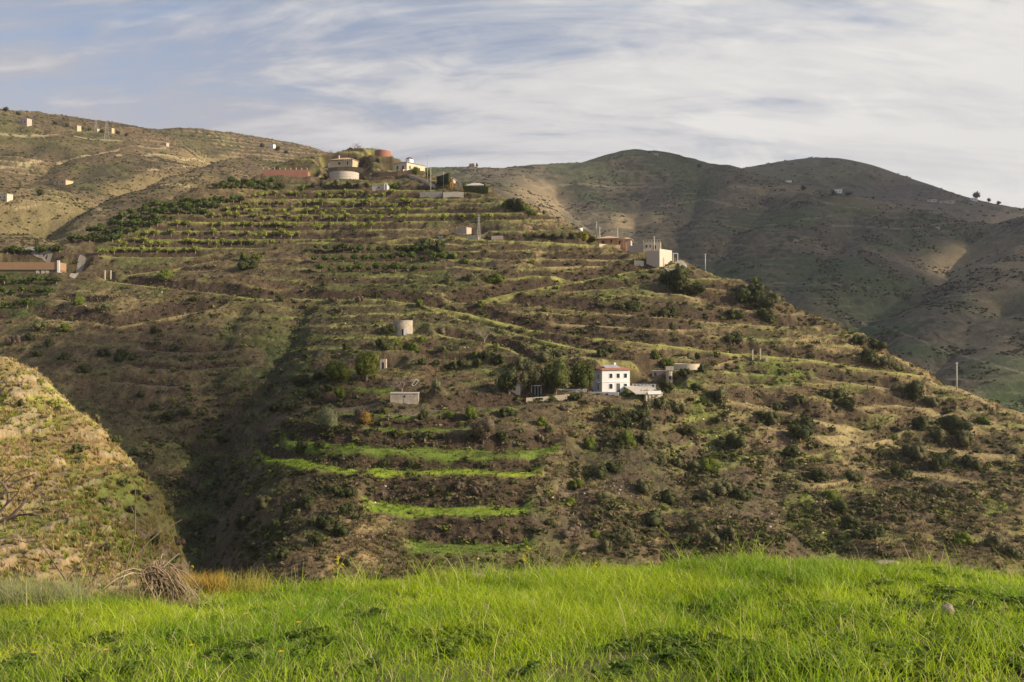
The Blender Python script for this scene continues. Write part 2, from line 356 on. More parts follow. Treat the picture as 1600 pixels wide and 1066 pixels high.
LINES = [
 ([(430, 690), (560, 703), (700, 709), (885, 708)], 2.1, 'green'), ([(390, 716), (470, 730), (560, 743), (700, 739), (760, 742), (855, 741)], 2.8, 'bright'),
 ([(560, 798), (650, 803), (750, 806), (838, 800)], 2.6, 'bright2'), ([(625, 866), (740, 863), (845, 857)], 2.4, 'green'), ([(555, 671), (640, 675), (745, 671)], 1.8, 'green'),
 ([(520, 647), (640, 652), (700, 648)], 1.4, 'green'), ([(470, 640), (560, 641), (700, 645), (830, 634), (940, 624), (1012, 632)], 2.2, 'dirt'), ([(535, 582), (600, 582), (645, 583)], 1.6, 'green'),
 ([(545, 612), (620, 610)], 1.4, 'green'), ([(870, 770), (905, 772)], 1.0, 'dirt'),
 ([(150, 438), (250, 450), (400, 467), (480, 469), (590, 468), (650, 476), (730, 491), (830, 516), (900, 526), (1000, 536), (1080, 546), (1150, 554), (1250, 561), (1330, 574), (1450, 589)], 2.2, 'lip'),
 ([(650, 476), (720, 500), (800, 520), (850, 533), (900, 545), (960, 552)], 1.6, 'lip'), ([(670, 522), (760, 536), (800, 549), (845, 572)], 1.8, 'lip'),
 ([(690, 471), (760, 466), (830, 453), (900, 441), (980, 426), (1040, 417), (1068, 408)], 2.6, 'lip'), ([(690, 474), (800, 474), (860, 482), (950, 491), (1060, 499), (1180, 510), (1290, 512)], 2.6, 'dry'),
 ([(780, 440), (830, 431), (900, 434)], 1.4, 'lip'), ([(740, 401), (800, 408), (840, 404)], 1.4, 'lip'), ([(40, 498), (110, 503), (150, 505), (182, 512), (300, 490), (360, 482)], 2.8, 'dry'),
 ([(180, 434), (210, 429), (280, 419), (330, 409), (372, 405)], 1.5, 'lip'), ([(250, 425), (350, 423)], 1.2, 'dry'),
 ([(395, 312), (500, 311), (760, 311)], 2.3, 'orch'), ([(350, 326), (700, 325)], 2.0, 'orch'), ([(320, 337), (600, 335), (900, 332)], 2.0, 'orch'), ([(265, 348), (600, 347), (880, 343)], 2.0, 'orch'),
 ([(230, 362), (450, 361), (640, 358)], 2.0, 'orch'), ([(205, 375), (400, 375), (600, 372)], 2.0, 'orch'), ([(170, 387), (300, 388), (420, 388)], 2.0, 'orch'), ([(150, 402), (240, 403), (330, 402)], 2.0, 'orch'),
 ([(480, 376), (560, 383), (640, 371)], 1.5, 'orch'), ([(470, 398), (760, 392)], 1.5, 'orch2'), ([(480, 412), (760, 404)], 1.6, 'orch2'), ([(490, 427), (700, 424)], 1.6, 'orch2'), ([(470, 444), (640, 444)], 1.6, 'orch2'),
 ([(440, 299), (560, 297), (700, 298)], 1.8, 'orch'), ([(395, 284), (500, 284), (640, 281)], 1.6, 'dirt'),
 ([(660, 374), (748, 375), (860, 379), (965, 386)], 1.8, 'lip'), ([(830, 405), (1000, 407)], 1.8, 'dry'), ([(830, 418), (960, 416)], 1.6, 'dry'), ([(1060, 447), (1120, 452), (1180, 462)], 2.0, 'dry'),
 ([(850, 505), (1000, 514), (1100, 516)], 1.8, 'dry'), ([(1070, 472), (1200, 490), (1262, 492)], 2.4, 'dry'), ([(1120, 625), (1200, 640), (1300, 664), (1375, 682)], 2.4, 'dry'),
 ([(1040, 590), (1110, 572), (1160, 560)], 1.4, 'dry'), ([(1180, 668), (1280, 683), (1360, 690)], 2.0, 'dry'), ([(1380, 700), (1480, 706), (1590, 717)], 2.2, 'dry'), ([(1330, 545), (1400, 560), (1440, 578)], 2.2, 'dry'),
 ([(1440, 600), (1500, 612), (1560, 640)], 1.8, 'dry'), ([(1260, 590), (1360, 605), (1450, 622)], 1.8, 'dry'), ([(1310, 640), (1400, 634), (1500, 650)], 2.0, 'dry'), ([(900, 560), (980, 566), (1050, 575)], 1.6, 'lip'),
 ([(950, 660), (1040, 672)], 1.6, 'dry'), ([(1340, 730), (1440, 745), (1560, 760)], 1.6, 'dry'), ([(1240, 762), (1330, 752)], 1.6, 'dry'),
 ([(205, 548), (300, 552), (380, 548)], 1.3, 'dirt'), ([(190, 575), (300, 580), (400, 572)], 1.2, 'dirt'), ([(170, 600), (290, 606)], 1.2, 'dirt'), ([(0, 440), (60, 444), (95, 440)], 2.0, 'orch2'),
 ([(0, 460), (80, 462)], 2.0, 'orch2'), ([(0, 480), (55, 482)], 2.0, 'orch2'), ([(-60, 500), (30, 500)], 2.0, 'orch2'), ([(0, 402), (60, 401), (100, 405)], 1.8, 'orch2'), ([(80, 470), (180, 476)], 1.8, 'dirt'),
 ([(1235, 717), (1300, 706), (1380, 689), (1440, 661), (1500, 641)], 2.0, 'dry'), ([(860, 458), (960, 452), (1045, 438)], 1.8, 'dry'), ([(1000, 457), (1060, 460), (1110, 468)], 1.6, 'dry'), ([(900, 590), (925, 590)], 1, 'dry'), ([(760, 600), (830, 596)], 1.4, 'dirt'), ([(640, 560), (760, 566), (830, 575)], 1.4, 'orch2'), ([(640, 545), (720, 552)], 1.2, 'orch2'),
]
for l, hb, k in LINES: bench(H, l, hb * (1.55 if k in ('dry', 'lip') else 1.4), k, amp=1.1)
# faint old contour terraces between the traced ones
_pp = CX + x / y * F; _q = H.py(H.base); tz = H.base / 3.3 + 1.3 * fbm(x / 35, y / 35, 2, 63); fr0 = tz - np.floor(tz)
stg = np.clip(.25 + .65 * ss(640, 520, _q) * ss(380, 560, _pp) + .5 * ss(900, 1100, _pp), 0, .95) * ss(.30, .50, fbm(x / 14, y / 14, 3, 67)) * (1 - ss(.0, .3, np.maximum.reduce([MASK[k] for k in MASK])))
H.Z += stg * 3.3 * np.where(fr0 < .55, -fr0 * .55, -(1 - fr0) * .55 * .55 / .45); LIP0 = stg * ss(.0, .05, fr0) * (1 - ss(.2, .38, fr0)); RIS0 = stg * ss(.5, .62, fr0)
BL = {}
def B(key, px, py, rx, back, **kw): BL[key] = pad(H, px, py, rx, back, **kw)
B('white_house', 960, 613, 9, 11); B('ramp', 1008, 606, 7, 8); B('hut', 631, 630, 4, 4); B('tank', 628, 524, 3, 6); B('hut2', 598, 577, 2, 3)
B('villa', 535, 262, 9, 10); B('villa2', 632, 268, 8, 12); B('reservoir', 534, 282, 7, 12); B('hilltank', 595, 245, 5, 9); B('redwall', 446, 276, 11, 5); B('pump', 594, 299, 4, 4); B('pylonhut', 725, 367, 5, 4)
B('orange', 962, 384, 9, 9); B('flat', 1012, 396, 6, 9); B('longhouse', 45, 428, 14, 8); B('tent', 743, 296, 7, 6); B('stonehut', 1033, 590, 3, 3); B('cistern', 1077, 580, 5, 5)
sl = slope(H); n1 = fbm(x / 9, y / 9, 4, 21); n2 = fbm(x / 2.2, y / 2.2, 4, 31); n3 = fbm(x / 40, y / 40, 3, 41)
flat = np.zeros(H.Z.shape, np.float32)
for k in MASK:
    if k != 'riser': flat = np.maximum(flat, MASK[k])
# rough ground: lumps, rills on the steep parts
rill = np.abs(fbm((x + y * .25) / 3.2, y / 16, 4, 51) - .5) * 2
H.Z = H.Z + (1 - flat * .85) * ((fbm(x / 4.5, y / 4.5, 4, 61) - .5) * 1.7 + (fbm(x / 1.1, y / 1.1, 3, 71) - .5) * .55) - (1 - flat) * ss(.45, .8, sl) * (1 - rill) * .5
right = ss(780, 1120, CX + x / y * F + (H.py() - 640) * .5)
pymap = H.py()
C = np.empty(H.Z.shape + (3,), np.float32); C[:] = EARTH
C = lay(C, RED, ss(.5, .7, fbm(x / 15, y / 15, 3, 81)) * .6)
dryf = ss(.44, .60, n1 * .6 + n2 * .4 + right * .075 - .015); C = lay(C, DRY, dryf * (.3 + .4 * right))
gr = ss(.50, .62, n3 * .55 + fbm(x / 5, y / 5, 3, 91) * .45); C = lay(C, (.11, .125, .042), gr * .65)
dg = blob(H, [(460, 560, 100, 90, .8), (420, 700, 70, 90, .7), (330, 800, 60, 90, .75), (460, 650, 60, 60, .7), (620, 420, 170, 45, .55), (300, 470, 150, 40, .3), (420, 860, 50, 80, .6), (30, 460, 70, 60, .9), (640, 655, 120, 22, .7)])
C = lay(C, DGRN, dg * ss(.38, .58, n1))
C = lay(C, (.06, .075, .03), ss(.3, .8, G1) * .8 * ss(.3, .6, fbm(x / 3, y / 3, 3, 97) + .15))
dk = blob(H, [(250, 640, 160, 60, .55), (120, 600, 120, 60, .4)]); C = lay(C, (.125, .095, .06), dk)
gb = blob(H, [(1200, 580, 75, 25, .95), (1130, 690, 40, 40, .8), (1070, 590, 60, 22, .6), (880, 540, 60, 14, .8), (1250, 790, 30, 40, .9), (1290, 850, 40, 40, .8), (1440, 680, 50, 16, .6), (1060, 440, 70, 16, .5),
              (1150, 420, 70, 20, .5), (860, 420, 60, 20, .35), (1020, 640, 40, 60, .45), (1540, 790, 50, 14, .7), (1100, 650, 30, 40, .7), (780, 645, 30, 8, .9), (585, 608, 40, 8, .9), (1350, 660, 60, 16, .5), (1345, 600, 40, 20, .4), (930, 455, 160, 40, .4), (1270, 710, 60, 12, .5)])
C = lay(C, (.17, .225, .035), gb * ss(.36, .56, n1 * .5 + n2 * .5))
dr = blob(H, [(1420, 560, 110, 40, .8), (1540, 680, 80, 60, .7), (1280, 540, 90, 30, .7), (540, 850, 60, 70, .55), (900, 400, 120, 30, .55), (840, 340, 60, 22, .5), (1380, 630, 120, 30, .4), (110, 500, 80, 12, .5), (180, 465, 110, 20, .4), (560, 815, 60, 15, .6)])
C = lay(C, (.36, .26, .125), dr * ss(.35, .58, n2))
rk = blob(H, [(1180, 700, 90, 70, .5), (1180, 830, 90, 60, .45), (930, 800, 70, 60, .4), (860, 345, 60, 12, .6)]); C = lay(C, (.23, .155, .11), rk * ss(.4, .6, fbm(x / 1.5, y / 1.5, 3, 101)))
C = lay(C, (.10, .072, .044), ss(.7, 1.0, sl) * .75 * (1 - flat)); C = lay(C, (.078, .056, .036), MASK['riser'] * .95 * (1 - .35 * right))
nn = ss(.3, .6, n2)
C = lay(C, (.092, .070, .048), blob(H, [(1010, 760, 170, 130, .7), (1180, 800, 130, 90, .5), (880, 820, 60, 80, .5), (1480, 800, 140, 90, .35)]) * ss(.35, .6, fbm(x / 4, y / 4, 3, 99) + .08) * (1 - gb))  # purple-brown slope; the dimness of its grazing light is put into the colour
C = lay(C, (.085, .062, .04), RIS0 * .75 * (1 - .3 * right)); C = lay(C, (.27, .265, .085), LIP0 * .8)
for k, c, s in (('green', (.15, .205, .035), .9), ('bright', (.26, .34, .03), .95), ('bright2', (.23, .31, .035), .95), ('lip', (.34, .33, .10), .9), ('dry', (.34, .275, .13), .85), ('dirt', (.17, .14, .09), .8), ('orch', (.27, .29, .075), .85), ('orch2', (.11, .135, .04), .7)):
    C = lay(C, c, MASK[k] * s * (.55 + .45 * nn))
C = C * (.8 + .4 * n2[..., None]) * (.75 + .5 * vnoise(x / .5, y / .5, 111)[..., None])
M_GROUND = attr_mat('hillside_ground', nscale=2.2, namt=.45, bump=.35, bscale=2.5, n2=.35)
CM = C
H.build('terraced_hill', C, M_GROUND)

# ================= hills at the left, behind
lr = [(-400, 100, 850), (-200, 130, 870), (0, 170, 900), (60, 188, 950), (140, 204, 1000), (210, 216, 1050), (280, 221, 1100), (350, 225, 1150), (430, 232, 1200), (500, 250, 1200), (600, 290, 1200)]
lp = with_fall(lr, [(80, 30), (250, 120)]) + [P3(*p) for p in [
    (-300, 420, 420), (-100, 405, 425), (0, 400, 430), (100, 402, 430), (200, 370, 450), (330, 320, 510), (450, 275, 600), (0, 345, 500), (100, 335, 520), (200, 330, 540), (0, 306, 560), (100, 290, 610), (160, 296, 590),
    (220, 300, 600), (300, 283, 640), (60, 285, 640), (140, 270, 690), (0, 250, 720), (90, 232, 780), (200, 275, 680), (180, 262, 740), (270, 258, 740), (250, 240, 850), (330, 242, 860), (210, 255, 780),
    (260, 226, 880), (310, 242, 790), (350, 257, 740), (420, 262, 760), (150, 222, 850), (400, 250, 980), (-200, 300, 620), (-200, 220, 740)]]
HL = Hill(lp, -.70, -.12, 640, 400, 1500, 420, smooth=.0004)
def rough(h, a, s, t, ta, seed):
    x, y = h.X, h.Dg; h.Z = h.Z + a * (fbm(x / s, y / s, 4, seed) - .5)
    tz = h.Z / t + 1.1 * fbm(x / 60, y / 60, 2, seed + 5); fr = tz - np.floor(tz); fl = ss(.35, .65, fbm(x / 90, y / 90, 2, seed + 9)) * ta
    h.Z = h.Z + fl * t * (np.where(fr < .6, -fr * .35, -(1 - fr) * .35 * 1.5)); return fr, fl
def far_cols(h, seed, base, dry, grn, dark, sc):
    x, y = h.X, h.Dg; C = np.empty(h.Z.shape + (3,), np.float32); C[:] = base
    a = fbm(x / (30 * sc), y / (30 * sc), 4, seed); b = fbm(x / (7 * sc), y / (7 * sc), 4, seed + 9); g = fbm(x / (50 * sc), y / (50 * sc), 3, seed + 20)
    C = lay(C, dry, ss(.42, .62, a * .5 + b * .5) * .8); C = lay(C, grn, ss(.5, .64, g) * .7); C = lay(C, dark, ss(.50, .62, a * .35 + b * .4 + fbm(x / (3 * sc), y / (3 * sc), 2, seed + 31) * .25) * .85)
    return C * (.75 + .5 * vnoise(x / (1.6 * sc), y / (1.6 * sc), seed + 40)[..., None])
for ln, dp, wd in (([(345, 234), (290, 246), (240, 258), (180, 276), (120, 296), (40, 320)], 16, 24), ([(440, 262), (350, 290), (250, 330), (150, 370)], 12, 20), ([(90, 235), (50, 262), (10, 285)], 9, 18), ([(0, 320), (60, 345), (120, 375)], 8, 14)): carve(HL, ln, dp, wd)
fr, fl = rough(HL, 16, 55, 5.5, 1.1, 201)
C = far_cols(HL, 211, (.130, .098, .058), (.23, .172, .09), (.115, .115, .045), (.055, .052, .030), 1.0)
C = lay(C, (.30, .235, .11), blob(HL, [(250, 290, 100, 22, .55), (60, 340, 120, 40, .45), (320, 245, 70, 14, .5)]))
C = lay(C, (.34, .27, .16), (ss(.0, .06, fr) * (1 - ss(.15, .32, fr)) * fl * .9)); C = lay(C, (.06, .055, .035), ss(.35, .6, fbm(HL.X / 12, HL.Dg / 12, 3, 231)) * blob(HL, [(310, 236, 60, 9, .8), (240, 252, 60, 12, .85), (170, 270, 60, 14, .85), (100, 285, 60, 12, .7), (60, 240, 90, 16, .6), (330, 300, 110, 12, .6), (200, 320, 60, 12, .5)]))  # ravine scrub, darkened further to paint in the shade there
def track(h, C, line, wpx, c, s_=.8):
    px = CX + h.u[:, None] * F + 0 * h.Dg; q = np.interp(px[:, 0], [a for a, b in line], [b for a, b in line], left=-999, right=-999)[:, None]; qq = h.py(h.base); q = q + 2.0 * (fbm(px[:, :1] / 30, px[:, :1] * 0 + 3, 2, 27) - .5)
    return lay(C, c, (1 - ss(wpx * .5, wpx * 1.3, np.abs(qq - q))) * s_ * ss(.25, .5, fbm(px / 14, qq / 14, 2, 29)))
for ln, w_ in (([(0, 211), (60, 213), (120, 218), (170, 223), (210, 226)], 1.6), ([(40, 258), (110, 248), (200, 234), (260, 229)], 1.3), ([(180, 247), (260, 242), (320, 248)], 1.2), ([(0, 262), (60, 252), (110, 254)], 1.3), ([(20, 330), (90, 322), (160, 330)], 1.5), ([(200, 300), (280, 296), (340, 304)], 1.5), ([(230, 268), (300, 262), (340, 266)], 1.2)): C = track(HL, C, ln, w_, (.42, .34, .19))
M_FAR = attr_mat('distant_ground', nscale=.5, namt=.5, bump=1.0, bscale=.6, n2=.09)
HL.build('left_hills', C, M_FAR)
# ================= big hill at the right, behind
rr = [(500, 300, 1300), (600, 278, 1300), (700, 267, 1300), (770, 260, 1300), (870, 260, 1350), (940, 252, 1380), (990, 247, 1400), (1040, 249, 1380), (1100, 261, 1350), (1160, 266, 1300), (1220, 281, 1250), (1300, 301, 1200),
      (1380, 319, 1150), (1450, 329, 1100), (1540, 341, 1050), (1600, 337, 1000), (1750, 312, 950), (1950, 290, 930)]
rp_ = with_fall(rr, [(120, 50), (350, 190)]) + [P3(*p) for p in [
    (700, 285, 1150), (760, 290, 1080), (830, 315, 960), (900, 350, 860), (960, 385, 800), (870, 290, 1180), (930, 330, 1060), (990, 375, 960), (1100, 300, 1180), (1000, 290, 1220), (1100, 350, 1030), (1100, 410, 900),
    (1200, 330, 1080), (1200, 400, 930), (1300, 400, 900), (1250, 450, 820), (1530, 352, 1020), (1450, 400, 920), (1380, 450, 830), (1320, 510, 730), (1240, 560, 650), (1600, 400, 860), (1520, 400, 850),
    (1450, 480, 710), (1600, 500, 700), (1550, 560, 620), (1400, 560, 640), (1600, 640, 540), (1300, 580, 660), (1200, 480, 800), (1000, 450, 800), (800, 380, 850), (700, 340, 900), (1750, 500, 680), (1750, 640, 520), (1400, 680, 520), (1100, 640, 620)]]
HR = Hill(rp_, -.16, .72, 1000, 480, 1800, 460, smooth=.0003)
for ln, dp, wd in (([(1000, 300), (985, 340), (965, 390)], 14, 30), ([(1525, 352), (1450, 405), (1380, 455), (1300, 520), (1240, 560)], 22, 34), ([(1200, 285), (1160, 340), (1120, 400), (1090, 450)], 14, 28), ([(860, 275), (900, 320), (945, 375)], 14, 28), ([(1340, 325), (1300, 380), (1240, 440)], 12, 26), ([(1090, 270), (1080, 320), (1050, 380)], 12, 24), ([(1560, 460), (1500, 520), (1440, 590)], 10, 20)): carve(HR, ln, dp, wd)
fr, fl = rough(HR, 22, 85, 6.5, 1.2, 301)
C = far_cols(HR, 311, (.118, .104, .072), (.185, .15, .098), (.082, .108, .05), (.058, .060, .038), 1.5)
C = lay(C, (.33, .25, .14), blob(HR, [(1000, 340, 50, 14, .8), (975, 352, 22, 8, .7), (1500, 410, 60, 30, .55), (840, 315, 60, 40, .5), (1360, 320, 90, 14, .4), (1560, 430, 60, 90, .35), (1220, 300, 50, 12, .4)]))  # pale patches painted where sun breaks through on the shaded hill
C = lay(C, (.065, .12, .035), .75 * blob(HR, [(1370, 520, 70, 14, .8), (1440, 560, 60, 16, .7), (1220, 340, 110, 22, .4), (1110, 420, 60, 20, .35), (1590, 620, 60, 20, .7), (1330, 330, 50, 20, .4), (1400, 440, 60, 14, .5)]))
C = lay(C, (.27, .22, .135), (ss(.0, .04, fr) * (1 - ss(.12, .25, fr)) * fl * .5 * ss(.42, .6, fbm(HR.X / 18, HR.Dg / 30, 3, 333))))
for ln, w_ in (([(830, 296), (900, 283), (960, 288), (1040, 286)], 1.2), ([(1010, 322), (1100, 316), (1200, 322)], 1.0), ([(1130, 344), (1230, 350), (1300, 342)], 1.1), ([(1140, 298), (1230, 296), (1290, 318), (1360, 332)], 1.2), ([(1300, 356), (1420, 362), (1540, 344)], 1.4), ([(1320, 492), (1380, 512), (1450, 548), (1600, 590)], 1.6), ([(1470, 480), (1540, 490), (1600, 505)], 1.2),
               ([(1100, 378), (1180, 384), (1260, 380)], 1.0), ([(1180, 450), (1300, 442), (1360, 448)], 1.0), ([(1450, 420), (1530, 414), (1600, 420)], 1.1), ([(1440, 440), (1540, 436), (1600, 442)], 1.1), ([(1450, 460), (1560, 455)], 1.1)): C = track(HR, C, ln, w_, (.27, .235, .15), .7)
HR.build('right_hill', C, M_FAR)
# ================= farthest hill
fr_ = [(900, 330, 2000), (1050, 290, 2000), (1170, 267, 2000), (1230, 263, 2050), (1290, 262, 2100), (1350, 269, 2050), (1420, 286, 1950), (1500, 308, 1850), (1600, 332, 1750), (1750, 362, 1700), (1950, 390, 1650)]
fp = with_fall(fr_, [(150, 60), (450, 230)]) + [P3(*p) for p in [(1300, 335, 1500), (1200, 305, 1650), (1500, 345, 1450), (1400, 312, 1700), (1100, 330, 1650), (1600, 360, 1400), (1300, 400, 1250), (1700, 420, 1200), (1500, 420, 1200)]]
HF = Hill(fp, .05, .76, 520, 1250, 2700, 200, smooth=.0005)
fr, fl = rough(HF, 7, 120, 8, .6, 401)
C = far_cols(HF, 411, (.11, .092, .068), (.16, .128, .08), (.09, .10, .05), (.05, .052, .035), 3.0)
HF.build('far_hill', C, M_FAR)
# ================= sunlit bank of the gully, near left
br = [(-500, 420, 95), (-200, 500, 88), (-50, 553, 82), (0, 578, 79), (60, 612, 76), (125, 655, 72), (180, 702, 68), (228, 760, 63), (268, 822, 57), (300, 885, 51), (345, 970, 44)]
bp = with_fall(br, [(6, 3.5), (22, 20)]) + [P3(*p) for p in [(-200, 600, 66), (0, 650, 66), (100, 700, 62), (0, 750, 53), (100, 780, 53), (190, 760, 60), (210, 840, 51), (0, 850, 43), (150, 870, 42), (260, 870, 47), (-200, 800, 46), (0, 950, 33), (200, 950, 35), (350, 950, 40), (0, 1200, 22), (300, 1200, 25), (-300, 1000, 30)]]
HB = Hill(bp, -.85, -.2, 900, 17, 100, 620, smooth=.0006)
x, y = HB.X, HB.Dg
HB.Z = HB.Z + .8 * (fbm(x / 5, y / 5, 4, 501) - .5) + .45 * (fbm(x / 1.3, y / 1.3, 4, 511) - .5) + 1.9 * (fbm(x / 7 + 5, y / 12, 3, 515) - .5)
oc = ss(.60, .66, fbm((x + y) / 2.6, (y - x) / 1.6, 4, 521)); HB.Z += oc * .28 * (fbm(x / .8, y / .8, 3, 525) + .3)
C = np.empty(HB.Z.shape + (3,), np.float32); C[:] = (.32, .24, .115)
C = lay(C, (.25, .18, .09), ss(.45, .62, fbm(x / 3, y / 3, 4, 531)) * .7); C = lay(C, (.22, .27, .05), ss(.47, .6, fbm(x / 4.5, y / 4.5, 4, 541)) * .8)
C = lay(C, (.30, .33, .05), blob(HB, [(30, 640, 90, 45, .75), (120, 660, 80, 14, .5)]) * ss(.4, .6, fbm(x / 2, y / 2, 3, 545))); C = lay(C, (.42, .29, .12), blob(HB, [(160, 720, 60, 40, .7), (60, 720, 70, 25, .6)]))
C = lay(C, (.36, .28, .17), oc * .8); C = lay(C, (.15, .11, .07), blob(HB, [(250, 840, 50, 90, .6)]) )  # last patch darkens the colour for the shade on the right flank
C *= (.75 + .5 * vnoise(x / .3, y / .3, 551)[..., None])
M_BANK = attr_mat('bank_ground', nscale=4, namt=.4, bump=.12, bscale=7, n2=.8)
HB.build('gully_bank', C, M_BANK)
# ================= valley floor reaching the horizon
bpy_v = MB().add([(-9000, -2000, -150), (9000, -2000, -150), (9000, 14000, -150), (-9000, 14000, -150)], [(0, 1, 2, 3)])
vf = part('valley_floor', bpy_v, mat('valley_soil', (.11, .10, .06), scale=.01), None); vf['kind'] = 'structure'
# ================= knoll in front of the camera
def crest(x): return 10.4 + .5 * np.sin(x * .55 + 1.0) + .25 * np.sin(x * 1.7) - .05 * x
def knoll_z(x, y):
    yc = crest(x)
    # silhouette height of the crest by azimuth
    px = CX + x / np.maximum(yc, 1) * F
    row = np.interp(px, [-800, 0, 150, 300, 420, 600, 740, 860, 960, 1080, 1200, 1400, 1500, 1600, 2400], [948, 946, 944, 939, 928, 916, 910, 906, 898, 888, 884, 886, 900, 912, 945])
    zc = -(row - CY) / F * yc
    t = np.clip((y - 2.0) / (yc - 2.0), -1.5, 1)
    z0 = -1.52 - .012 * x
    z = z0 + (zc - z0) * np.where(t > 0, t ** 1.12, t * .6)
    d = np.maximum(y - yc, 0); z = z - .30 * d - .55 * d * d / (d + 2.5)
    return z + .10 * (fbm(x / 1.6 + 50, y / 1.6 + 50, 3, 601) - .5) + .03 * (fbm(x / .3 + 50, y / .3 + 50, 2, 611) - .5)
gx = np.concatenate([np.linspace(-60, -15, 90), np.linspace(-14.9, 14.9, 500), np.linspace(15, 60, 90)]); gy = np.concatenate([np.linspace(-40, .5, 60), np.linspace(.6, 16, 400), np.linspace(16.1, 34, 100)])
X, Y = np.meshgrid(gx, gy, indexing='ij'); Z = knoll_z(X, Y)
n = len(gy); i = np.arange(len(gx) - 1)[:, None] * n + np.arange(n - 1)[None]
C = np.empty(Z.shape + (3,), np.float32); C[:] = (.12, .125, .04); C = lay(C, (.10, .14, .025), ss(.4, .6, fbm(X / .5 + 40, Y / .5 + 40, 3, 621)))
C = lay(C, (.2, .15, .09), ss(0, 1.5, Y - crest(X)) * .8)
M_SOIL = attr_mat('meadow_soil', nscale=9, namt=.4, bump=.02, bscale=30)
o = link('meadow_ground', np_mesh('meadow_ground', np.stack([X, Y, Z], -1).reshape(-1, 3), [np.stack([i, i + n, i + n + 1, i + 1], -1).reshape(-1, 4)], C.reshape(-1, 3)), M_SOIL); o['kind'] = 'structure'
# ================= materials for built things
WHITE = mat('whitewash', (.80, .79, .76), var=.06, scale=.5); CREAM = mat('cream_render', (.62, .53, .38), var=.12, scale=.6); TAN = mat('tan_render', (.60, .45, .27), var=.12, scale=.5)
PINK = mat('pink_render', (.50, .40, .33), var=.1, scale=.4); REDW = mat('red_render', (.36, .17, .12), var=.15, scale=.4); ORNG = mat('orange_render', (.56, .31, .16), var=.15, scale=.5)
CONC = mat('old_concrete', (.40, .36, .30), var=.22, scale=.5); CONCL = mat('pale_concrete', (.55, .49, .41), var=.15, scale=.4); STAIN = mat('stained_concrete', (.50, .43, .33), var=.2, scale=.8, c2=(.33, .28, .21))
TERRA = mat('terracotta_tiles', (.48, .19, .10), var=.2, scale=2.0); PALETILE = mat('pale_clay_tiles', (.62, .44, .28), var=.2, scale=1.5); GLASS = mat('dark_window_glass', (.03, .035, .04), rough=.2, var=.1)
METAL = mat('galvanised_steel', (.42, .42, .40), rough=.6, var=.1, metal=.2); PANEL = mat('solar_glass', (.42, .40, .42), rough=.35, var=.08); DARKW = mat('dark_shutter', (.10, .11, .09), rough=.6, var=.1)
WOODP = mat('weathered_wood', (.30, .25, .19), var=.2, scale=4); SOLARW = mat('white_steel', (.62, .62, .62), rough=.5, var=.05); GREYROOF = mat('grey_awning', (.52, .49, .44), var=.1); ASPH = mat('pale_roadway', (.29, .26, .21), var=.12, scale=.8)
STONE = mat('pale_stone', (.50, .42, .32), var=.2, scale=1.2, bump=.03); ROCK = mat('fieldstone', (.36, .29, .22), var=.25, scale=5, bump=.02); BLACKP = mat('dark_opening', (.02, .02, .02), var=.1)

def P(px, py, h=None, sink=0.0): return (h or H).hit(px, py, sink)
def face_box(m, face, c0, c1, z0, z1, W_, D_, t0, t1):
    """box lying on one face of a W_ x D_ block: proud from t0 to t1"""
    if face == 'front': m.box(c0, c1, -D_ / 2 - t1, -D_ / 2 - t0, z0, z1)
    elif face == 'left': m.box(-W_ / 2 - t1, -W_ / 2 - t0, c0, c1, z0, z1)
    elif face == 'right': m.box(W_ / 2 + t0, W_ / 2 + t1, c0, c1, z0, z1)
def window(par, face, c, z, w_, h_, W_, D_, fm, name='window', label=None, gm=None):
    m = MB(); t = .09
    for a, b, p, q in ((c - w_ / 2, c + w_ / 2, z, z + t), (c - w_ / 2, c + w_ / 2, z + h_ - t, z + h_), (c - w_ / 2, c - w_ / 2 + t, z + t, z + h_ - t), (c + w_ / 2 - t, c + w_ / 2, z + t, z + h_ - t)):
        face_box(m, face, a, b, p, q, W_, D_, -.05, .05)
    f = part(name, m, fm, par, label); g = MB(); face_box(g, face, c - w_ / 2 + t, c + w_ / 2 - t, z + t, z + h_ - t, W_, D_, -.04, .012)
    part('pane' if name == 'window' else 'door_leaf', g, gm or GLASS, f); return f
def block(name, label, cat, loc, rz, W_, D_, h_, wm, sunk=2.5, group=None):
    t = thing(name, label, cat, loc, rz, group); part('wall', MB().box(-W_ / 2, W_ / 2, -D_ / 2, D_ / 2, -sunk, h_), wm, t); return t
def mpx(n, loc): return n * loc[1] / F

# ---- white two-storey farmhouse
lx, ly, lz = BL['white_house']; s = ly / F
t = thing('farmhouse', 'white two storey farmhouse with red tiled roof and roof panels', 'house', (lx - .4, ly + 3.9, lz - .2), R(17))
W_, D_, h_ = 7.0, 6.0, 5.4
part('wall', MB().box(-W_ / 2, W_ / 2, -D_ / 2, D_ / 2, -2.5, h_), WHITE, t)
rf = part('roof', MB().hip(-W_ / 2 - .4, W_ / 2 + .4, -D_ / 2 - .4, D_ / 2 + .4, h_ + .15, h_ + 1.1), TERRA, t)
for k in range(2):
    x0 = -2.55 + k * 1.95; a = math.atan2(1.2, 3.6)
    m = MB(); zf = lambda yy: h_ + .15 + (yy + D_ / 2 + .4) / (D_ / 2 + .4) * .95 + .08
    y0, y1 = -2.7, -.5; m.add([(x0, y0, zf(y0)), (x0 + 1.85, y0, zf(y0)), (x0 + 1.85, y1, zf(y1)), (x0, y1, zf(y1)), (x0, y0, zf(y0) + .06), (x0 + 1.85, y0, zf(y0) + .06), (x0 + 1.85, y1, zf(y1) + .06), (x0, y1, zf(y1) + .06)],
                              [(0, 3, 2, 1), (4, 5, 6, 7), (0, 1, 5, 4), (1, 2, 6, 5), (2, 3, 7, 6), (3, 0, 4, 7)])
    part('roof_panel', m, PANEL, rf)
